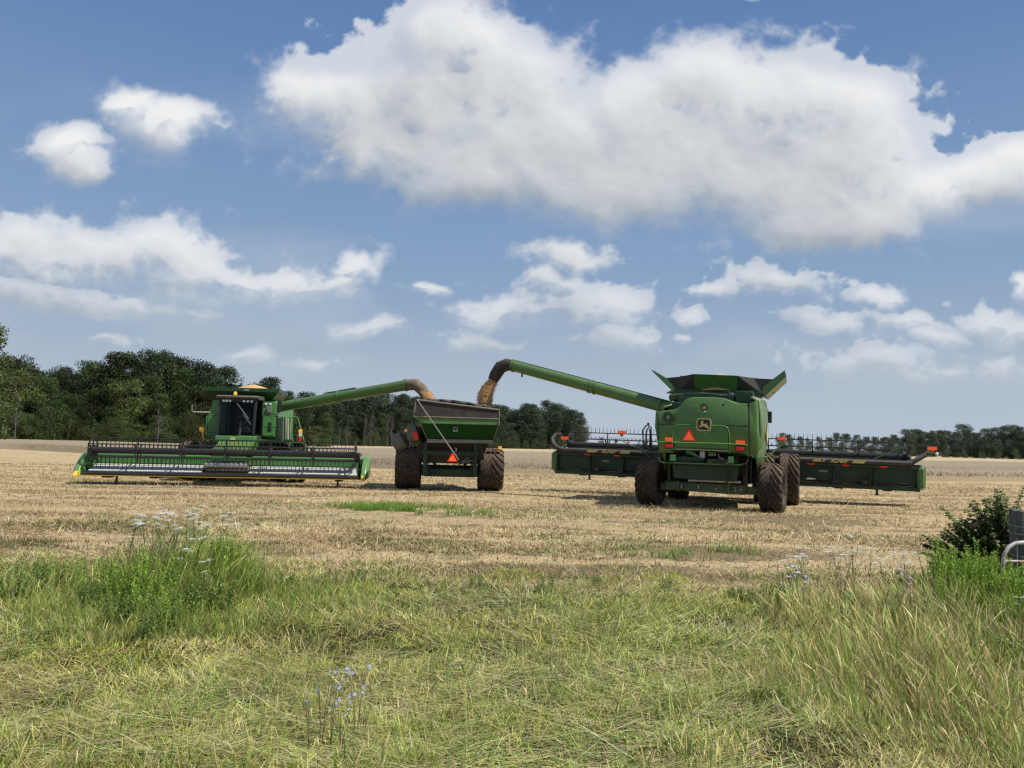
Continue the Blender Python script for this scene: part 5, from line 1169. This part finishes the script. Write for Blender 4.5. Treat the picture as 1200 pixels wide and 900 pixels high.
def herb(name,label,n,rad,h,per,ll,lw,cols,seed,group,cat='weed',up=(-.1,.9),droop=.4):
    root=empty(name); S=stems_of(n,rad,h,seed); stem_obj(S,.0035,GST,root); V,F,C=leafpairs(S,per,ll,lw,cols,seed,droop,up=up); rawmesh('leaves',V,F,4,C,LEAF,root); tag(root,label,cat,group); return root
BR=[(.27,.42,.055),(.36,.50,.08),(.19,.32,.045)]; OL=[(.15,.24,.05),(.21,.30,.07),(.10,.16,.04)]
def spots(proto,pts,labels=None):
    for i,(x,y,s) in enumerate(pts):
        o=proto if i==0 else copytree(proto); o.location=(x,y,float(hgt(np.array([x]),np.array([y]))[0])-.01); o.scale=(s,s,s); o.rotation_euler=(0,0,random.uniform(0,6.28))
        if labels: o['label']=labels[min(i,len(labels)-1)]
gr=herb('goldenrod_clump','bright green leafy goldenrod clump growing before the fence post',34,.26,.84,120,.085,.013,BR,51,'goldenrod clumps by the fence post','plant',(.35,1.25),.12)
gp=[]
for px,py,D,s in ((1112,0,8.9,.95),(1128,0,8.5,1.15),(1143,0,8.7,1.0),(1158,0,8.3,.9),(1178,0,8.4,.8),(1196,0,8.2,.85),(1100,0,8.6,.75),(1210,0,8.5,.9),(1120,0,8.1,.8),(1165,0,8.0,.62),(1190,0,7.7,.6)):
    q=P(px,700,D); gp.append((q.x,D,s*.84))
spots(gr,gp)
gl=herb('leafy_weed','yellow green leafy weed in the tall clump at the left',16,.2,.62,44,.09,.019,BR,52,'leafy weeds in the left clump')
pts=[]
for px,D,s in ((265,8.9,1.15),(275,9.1,1.0),(250,8.7,1.1),(120,8.6,.85),(135,8.2,.8),(170,8.0,.85),(185,7.6,.7),(160,7.5,.65),(210,8.2,.9),(232,8.6,1.0),(95,9.0,.7),(200,7.3,.5),(175,8.5,.95),(60,9.2,.6),(285,8.6,.7),(150,7.9,.7)):
    q=P(px,650,D); pts.append((q.x,D,s))
spots(gl,pts)
go_=herb('dull_weed','dull olive weed with narrow leaves low in the verge',14,.2,.4,36,.10,.024,OL,53,'low weeds scattered on the verge')
pts=[]
for px,D,s in ((150,7.3,.8),(190,7.0,.7),(225,7.6,.9),(245,7.9,1.),(110,7.9,.8),(300,8.9,.7),(320,9.3,.6),(345,9.6,.5),(30,9.4,.7),(60,9.0,.8),(880,9.0,.55),(905,9.1,.7),(920,8.6,.8),(860,9.3,.5),(780,9.6,.5),(1000,8.3,.9),(1060,8.0,1.),(20,8.4,.7),(640,9.4,.5),(1090,7.5,.9),(1140,6.9,.8),(1180,6.5,.8),(420,9.9,.5),(700,9.8,.4),(560,9.7,.4)):
    q=P(px,650,D); pts.append((q.x,D,s))
spots(go_,pts)

def lace(seed,h,nf):
    root=empty('wild_carrot'); r=random.Random(seed); S=[]
    heads=[]
    base=[(0,0,-.02),(.01,0,h*.35),(.02,.01,h*.6)]
    for i in range(nf):
        a=r.uniform(0,2*PI); q=r.uniform(.03,.16)*h*1.2; z=h*r.uniform(.78,1.0); S.append([base[1] if i%2 else base[2],(q*.5*math.cos(a),q*.5*math.sin(a),h*.7),(q*.9*math.cos(a),q*.9*math.sin(a),z*.93),(q*math.cos(a),q*math.sin(a),z)]); heads.append((q*math.cos(a),q*math.sin(a),z))
    S.append(base+[(.02,.01,h*.75)]); stem_obj(S,.003,GST,root)
    V,F,C=leafpairs(S,7,.07,.012,OL,seed); rawmesh('leaves',V,F,4,C,LEAF,root)
    for hd in heads:
        m=MB(); R_=r.uniform(.032,.055); tx,ty=r.uniform(-.25,.25),r.uniform(-.25,.25)
        for k in range(64):
            a=r.uniform(0,2*PI); q=R_*math.sqrt(r.random()); c=(hd[0]+q*math.cos(a),hd[1]+q*math.sin(a),hd[2]+.012-q*q*4+q*math.cos(a)*tx+q*math.sin(a)*ty); s=r.uniform(.003,.0055)
            m.add([(c[0]-s,c[1]-s,c[2]),(c[0]+s,c[1]-s,c[2]+.001),(c[0]+s,c[1]+s,c[2]),(c[0]-s,c[1]+s,c[2]+.001)],[(0,1,2,3)])
            if k%4==0: m.tube([hd,(c[0],c[1],c[2]-.001)],.0008,3,cap=False)
        m.build('flower_head',PETAL,root,smooth=False)
    return root
PETAL=pmat('white_petals',(.80,.80,.76),.7,var=.04); BLUEP=pmat('blue_petals',(.40,.45,.70),.6,var=.1)
A=lace(61,.92,4); B=lace(62,.80,3); Cc=lace(63,.70,5)
for o in (A,B,Cc): tag(o,'','')
def lspots(proto,lst,group,label):
    for i,(px,D,s) in enumerate(lst):
        o=proto if (i==0 and proto.name not in used) else copytree(proto); used.add(proto.name)
        q=P(px,650,D); o.location=(q.x,D,float(hgt(np.array([q.x]),np.array([D]))[0])); o.scale=(s,s,s); o.rotation_euler=(0,0,random.uniform(0,6.28)); tag(o,label,'wildflower',group)
gL,lL='wild carrot in the left clump','white flowered wild carrot rising from the tall weed clump at the left'
gR,lR='wild carrot by the goldenrod','white flowered wild carrot in the tall grass left of the goldenrod'
lspots(A,[(150,8.6,1.0),(205,9.0,1.05),(218,8.6,1.02),(228,9.2,1.1),(190,8.8,1.0),(240,8.7,.95),(256,9.0,1.02),(200,8.3,.95),(170,9.1,1.0),(180,9.3,1.05)],gL,lL)
lspots(B,[(160,8.4,1.05),(232,8.2,.9),(245,7.9,.7),(215,8.0,.75),(224,9.0,1.15),(270,8.8,1.02),(196,9.2,1.15)],gL,lL)
lspots(B,[(938,9.0,.85),(1000,9.6,.95),(1018,9.3,.85),(1050,9.0,.8)],gR,lR)
lspots(Cc,[(928,8.8,.85),(934,8.6,.95),(980,9.2,.95),(1035,8.9,.85),(926,8.3,.8),(1060,9.2,.9),(1195,7.6,.6),(1000,9.0,.95)],gR,lR)
def chicory(seed,h):
    root=empty('chicory'); r=random.Random(seed); S=[]; hd=[]
    for i in range(4):
        a=r.uniform(0,2*PI); q=r.uniform(.08,.22)*h; S.append([(0,0,-.02),(q*.3*math.cos(a),q*.3*math.sin(a),h*.4),(q*.7*math.cos(a),q*.7*math.sin(a),h*.75),(q*math.cos(a),q*math.sin(a),h*r.uniform(.85,1.05))])
        for k in range(2):
            t=r.uniform(.55,1.); p=[np.interp(t,[0,.4,.75,1],[c[j] for c in S[-1]]) for j in range(3)]; hd.append(p)
    stem_obj(S,.0022,BST,root)
    for p in hd:
        m=MB(); tx,tz=r.uniform(-.6,.6),r.uniform(-.6,.6); M_=Matrix.Translation(Vector(p)+Vector((0,-.008,0)))@Euler((R(60)+tz,0,tx)).to_matrix().to_4x4(); m.T=M_; n=12; rad=r.uniform(.010,.015)
        for k in range(n):
            a=2*PI*k/n; c,s=math.cos(a),math.sin(a); m.add([(0,0,0),(rad*.8*c-rad*.16*s,rad*.8*s+rad*.16*c,.003),(rad*c,rad*s,.002),(rad*.8*c+rad*.16*s,rad*.8*s-rad*.16*c,.003)],[(0,1,2,3)])
        m.build('flower',BLUEP,root,smooth=False)
    return root
C1=chicory(71,.50); C2=chicory(72,.42)
for o in (C1,C2): tag(o,'','')
lspots(C1,[(385,4.75,1.1),(395,4.65,.95),(425,4.8,1.0),(372,4.55,.85)],'chicory at the bottom of the photo','spindly blue chicory growing alone in the cut grass nearest the viewer')
lspots(C2,[(432,4.7,.9),(408,4.6,.9)],'chicory at the bottom of the photo','spindly blue chicory growing alone in the cut grass nearest the viewer')
lspots(C2,[(925,8.0,1.2),(940,8.3,1.4),(985,8.6,1.6),(1065,8.2,1.4),(920,8.6,1.3)],'chicory in the tall grass at right','blue chicory among the tall dry grass by the goldenrod')

def tallgrass():
    def clump(name,cx,cy,rx,ry,n,h0,h1,cols,lab,leanaz,wd=(.0035,.0075),sd=.0):
        a=rng.uniform(0,2*PI,n); q=np.sqrt(rng.random(n)); x=cx+rx*q*np.cos(a)+rng.normal(0,.12,n); y=cy+ry*q*np.sin(a)+rng.normal(0,.12,n)
        f=fbm(x*1.5,y*1.5,77)
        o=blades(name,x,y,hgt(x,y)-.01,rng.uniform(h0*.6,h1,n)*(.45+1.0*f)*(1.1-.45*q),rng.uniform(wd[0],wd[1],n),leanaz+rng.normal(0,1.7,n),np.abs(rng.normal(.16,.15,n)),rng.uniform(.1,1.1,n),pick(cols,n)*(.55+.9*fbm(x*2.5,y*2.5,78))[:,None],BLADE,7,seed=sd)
        tag(o,lab,'tall grass',kind='stuff')
    DRY=[(.70,.58,.26),(.50,.46,.16),(.80,.66,.34),(.36,.42,.11),(.34,.24,.12)]; GRN=[(.25,.38,.065),(.38,.50,.10),(.15,.25,.045),(.56,.56,.18)]
    clump('tall_grass',3.9,7.7,1.25,1.4,4200,.40,.72,DRY+[GRN[1]],'tall seeding golden grass leaning in a mass at the right of the verge',PI,sd=.4)
    clump('tall_grass',3.1,5.7,1.0,1.2,4200,.30,.58,DRY+[GRN[0],GRN[1]],'dry golden grass flopping over in the lower right of the verge',PI*.9,sd=.35)
    clump('tall_grass',5.0,6.9,1.1,1.3,4200,.22,.42,GRN,'dense green grass below the goldenrod clumps',PI)
    clump('tall_grass',3.5,4.6,.7,.6,1600,.28,.48,DRY+GRN,'mixed grass tuft in the lower right corner',PI*.8,sd=.2)
    clump('tall_grass',-3.55,8.65,.80,.8,4200,.50,.92,GRN+[DRY[1]],'tall green grass standing in the left weed clump',0.,sd=.25)
    clump('tall_grass',-3.95,8.95,.55,.45,1100,.55,.86,[(.30,.24,.14),(.42,.34,.20),(.22,.18,.11)],'dry brown seed stems standing at the back of the left weed clump',0.,sd=.6)
    clump('tall_grass',-4.9,8.9,1.2,.8,1900,.18,.50,GRN+[DRY[0]],'green grass spreading left from the weed clump',PI*.2,sd=.2)
    clump('tall_grass',-3.6,7.4,1.3,.7,3600,.18,.40,GRN+[DRY[3]],'low green grass at the foot of the left weed clump',0.)
    clump('tall_grass',-2.2,8.6,.9,.6,2200,.14,.32,GRN,'short green grass right of the left weed clump',0.)
    # scattered upright tufts over the mown verge
    n=14000; k=240; tx=rng.uniform(-1,1,k); ty=3.9*(10./3.9)**rng.random(k); tx=tx*(ty*.68+.3); i=rng.integers(0,k,n); x=tx[i]+rng.normal(0,.09,n); y=ty[i]+rng.normal(0,.09,n)
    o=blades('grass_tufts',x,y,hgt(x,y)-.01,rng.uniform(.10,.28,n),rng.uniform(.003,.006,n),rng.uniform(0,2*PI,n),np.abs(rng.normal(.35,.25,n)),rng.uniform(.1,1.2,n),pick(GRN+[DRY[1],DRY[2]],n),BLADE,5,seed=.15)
    tag(o,'small upright green grass tufts dotted over the mown verge','grass tufts',kind='stuff')
tallgrass()

# ------------------------------------------------------------------ shrub, fence post, gate at right
def near_shrub():
    root=thing('leafy_shrub','dark glossy leaved shrub behind the grey fence post at the right edge','shrub',(0,0,0))
    r=random.Random(81); S=[]; b=P(1168,690,10.6)
    root.location=(b.x,10.6,0)
    tips=[(1180,568),(1172,575),(1190,578),(1165,598),(1150,600),(1130,612),(1140,606),(1112,612),(1108,628),(1120,640),(1150,620),(1175,610),(1195,600),(1205,570),(1215,590),(1185,630),(1135,650),(1160,640),(1200,625),(1145,635),(1175,590),(1125,625),(1165,625),(1190,610),(1155,610),(1180,645),(1140,660),(1098,618),(1104,634),(1118,602),(1128,596),(1142,590),(1096,645),(1110,650),(1150,585)]
    for (px,py) in tips:
        for _ in range(4):
            D=10.5+r.uniform(-.4,.3); e=P(px-6+r.uniform(-18,18),py+r.uniform(-4,26),D)-Vector((b.x,10.6,0)); s=(r.uniform(-.2,.2),r.uniform(-.15,.15),-.03); S.append([s,(e.x*.3,e.y*.3,e.z*.45),(e.x*.7,e.y*.7,e.z*.78),tuple(e)])
    stem_obj(S,.007,BST,root,'branches'); V,F,C=leafpairs(S,110,.115,.060,[(.10,.18,.05),(.14,.23,.06),(.22,.30,.10),(.20,.17,.11)],82,.5,.28); rawmesh('leaves',V,F,4,C,LEAF,root)
near_shrub()
def post_gate():
    q=P(1198,640,9.4); T=thing('fence_post','weathered grey wooden fence post with wire at the right edge','fence post',(q.x,9.4,0)); m=MB(); n=26; vs=[];fs=[]; r=random.Random(4)
    rad=[.128+.012*math.sin(5*2*PI*k/n)+r.uniform(-.007,.007) for k in range(n)]
    zs=[-.3,.1,.5,.8,1.0,1.12]
    for z in zs:
        for k in range(n):
            a=2*PI*k/n; rr=rad[k]*(1.03-.05*z); vs.append((rr*math.cos(a),rr*math.sin(a),z+(r.uniform(-.02,.02) if z==zs[-1] else 0)))
    for i in range(len(zs)-1):
        for k in range(n): fs.append((i*n+k,i*n+(k+1)%n,(i+1)*n+(k+1)%n,(i+1)*n+k))
    fs.append(tuple(range((len(zs)-1)*n,len(zs)*n))); m.add(vs,fs)
    W=bpy.data.materials.new('weathered_wood'); W.use_nodes=True; N=NT(W.node_tree); b=N.n['Principled BSDF']; tc=N.node('ShaderNodeTexCoord'); v=N.vm('MULTIPLY',tc.outputs['Object'],(30,30,1.6)); nz=N.noise(v,1.4,6,.7)
    N.l.new(N.ramp(nz,[(.3,(.03,.028,.026)),(.5,(.10,.096,.09)),(.75,(.22,.21,.195))]),b.inputs['Base Color']); b.inputs['Roughness'].default_value=.9; bp=N.node('ShaderNodeBump'); bp.inputs['Strength'].default_value=.8; bp.inputs['Distance'].default_value=.02; N.l.new(nz,bp.inputs['Height']); N.l.new(bp.outputs[0],b.inputs['Normal'])
    m.build('post',W,T,ang=60)
    m=MB()
    for z in (.95,.86,.60): m.tube([(.150*math.cos(a),.150*math.sin(a),z+.02*math.sin(a)) for a in [2*PI*i/20 for i in range(21)]],.004,5)
    m.tube([(-.12,-.09,.8),(-.14,-.12,.0)],.005,5); m.build('wire',STEEL,T)
    A=P(1180,640,8.9); G=thing('farm_gate','rusty white tubular farm gate with rounded corner beside the fence post','gate',(A.x,8.9,0)); m=MB()
    x0=-.06; pts=[(.9,0,.80),(.25,0,.80),(.10,0,.785),(.02,0,.74),(-.04,0,.64),(-.055,0,.50),(-.03,0,.34),(-.02,0,.05)]; m.tube(pts,.023,10)
    m.tube([(2.4,.05,.80),(.9,0,.80)],.023,10); m.tube([(2.4,.05,.12),(-.02,0,.12)],.02,8)
    rust=bpy.data.materials.new('rusty_white_tube'); rust.use_nodes=True; N=NT(rust.node_tree); b=N.n['Principled BSDF']; tc=N.node('ShaderNodeTexCoord'); nz=N.noise(tc.outputs['Object'],9,5,.7); N.l.new(N.ramp(nz,[(.40,(.62,.60,.56)),(.52,(.50,.42,.35)),(.62,(.22,.12,.07))]),b.inputs['Base Color']); b.inputs['Roughness'].default_value=.6
    m.build('frame_tube',rust,G)
    m=MB(); m.tube([(2.4,.05,.35),(-.03,0,.35)],.015,8); m.tube([(2.4,.05,.58),(-.05,0,.58)],.015,8); m.build('rail',rust,G)
post_gate()

# ------------------------------------------------------------------ render settings
SC.view_settings.view_transform='Standard'; SC.view_settings.look='None'; SC.view_settings.exposure=0; SC.view_settings.gamma=1
SC.render.engine='CYCLES'; cy=SC.cycles
cy.max_bounces=4; cy.diffuse_bounces=2; cy.glossy_bounces=2; cy.transmission_bounces=4; cy.transparent_max_bounces=6; cy.caustics_reflective=False; cy.caustics_refractive=False
cy.use_adaptive_sampling=True; cy.adaptive_threshold=0.02; cy.use_denoising=True; cy.sample_clamp_indirect=4; cy.pixel_filter_type='BLACKMAN_HARRIS'; cy.filter_width=1.3
try: cy.denoiser='OPENIMAGEDENOISE'; cy.denoising_prefilter='ACCURATE'
except Exception: pass
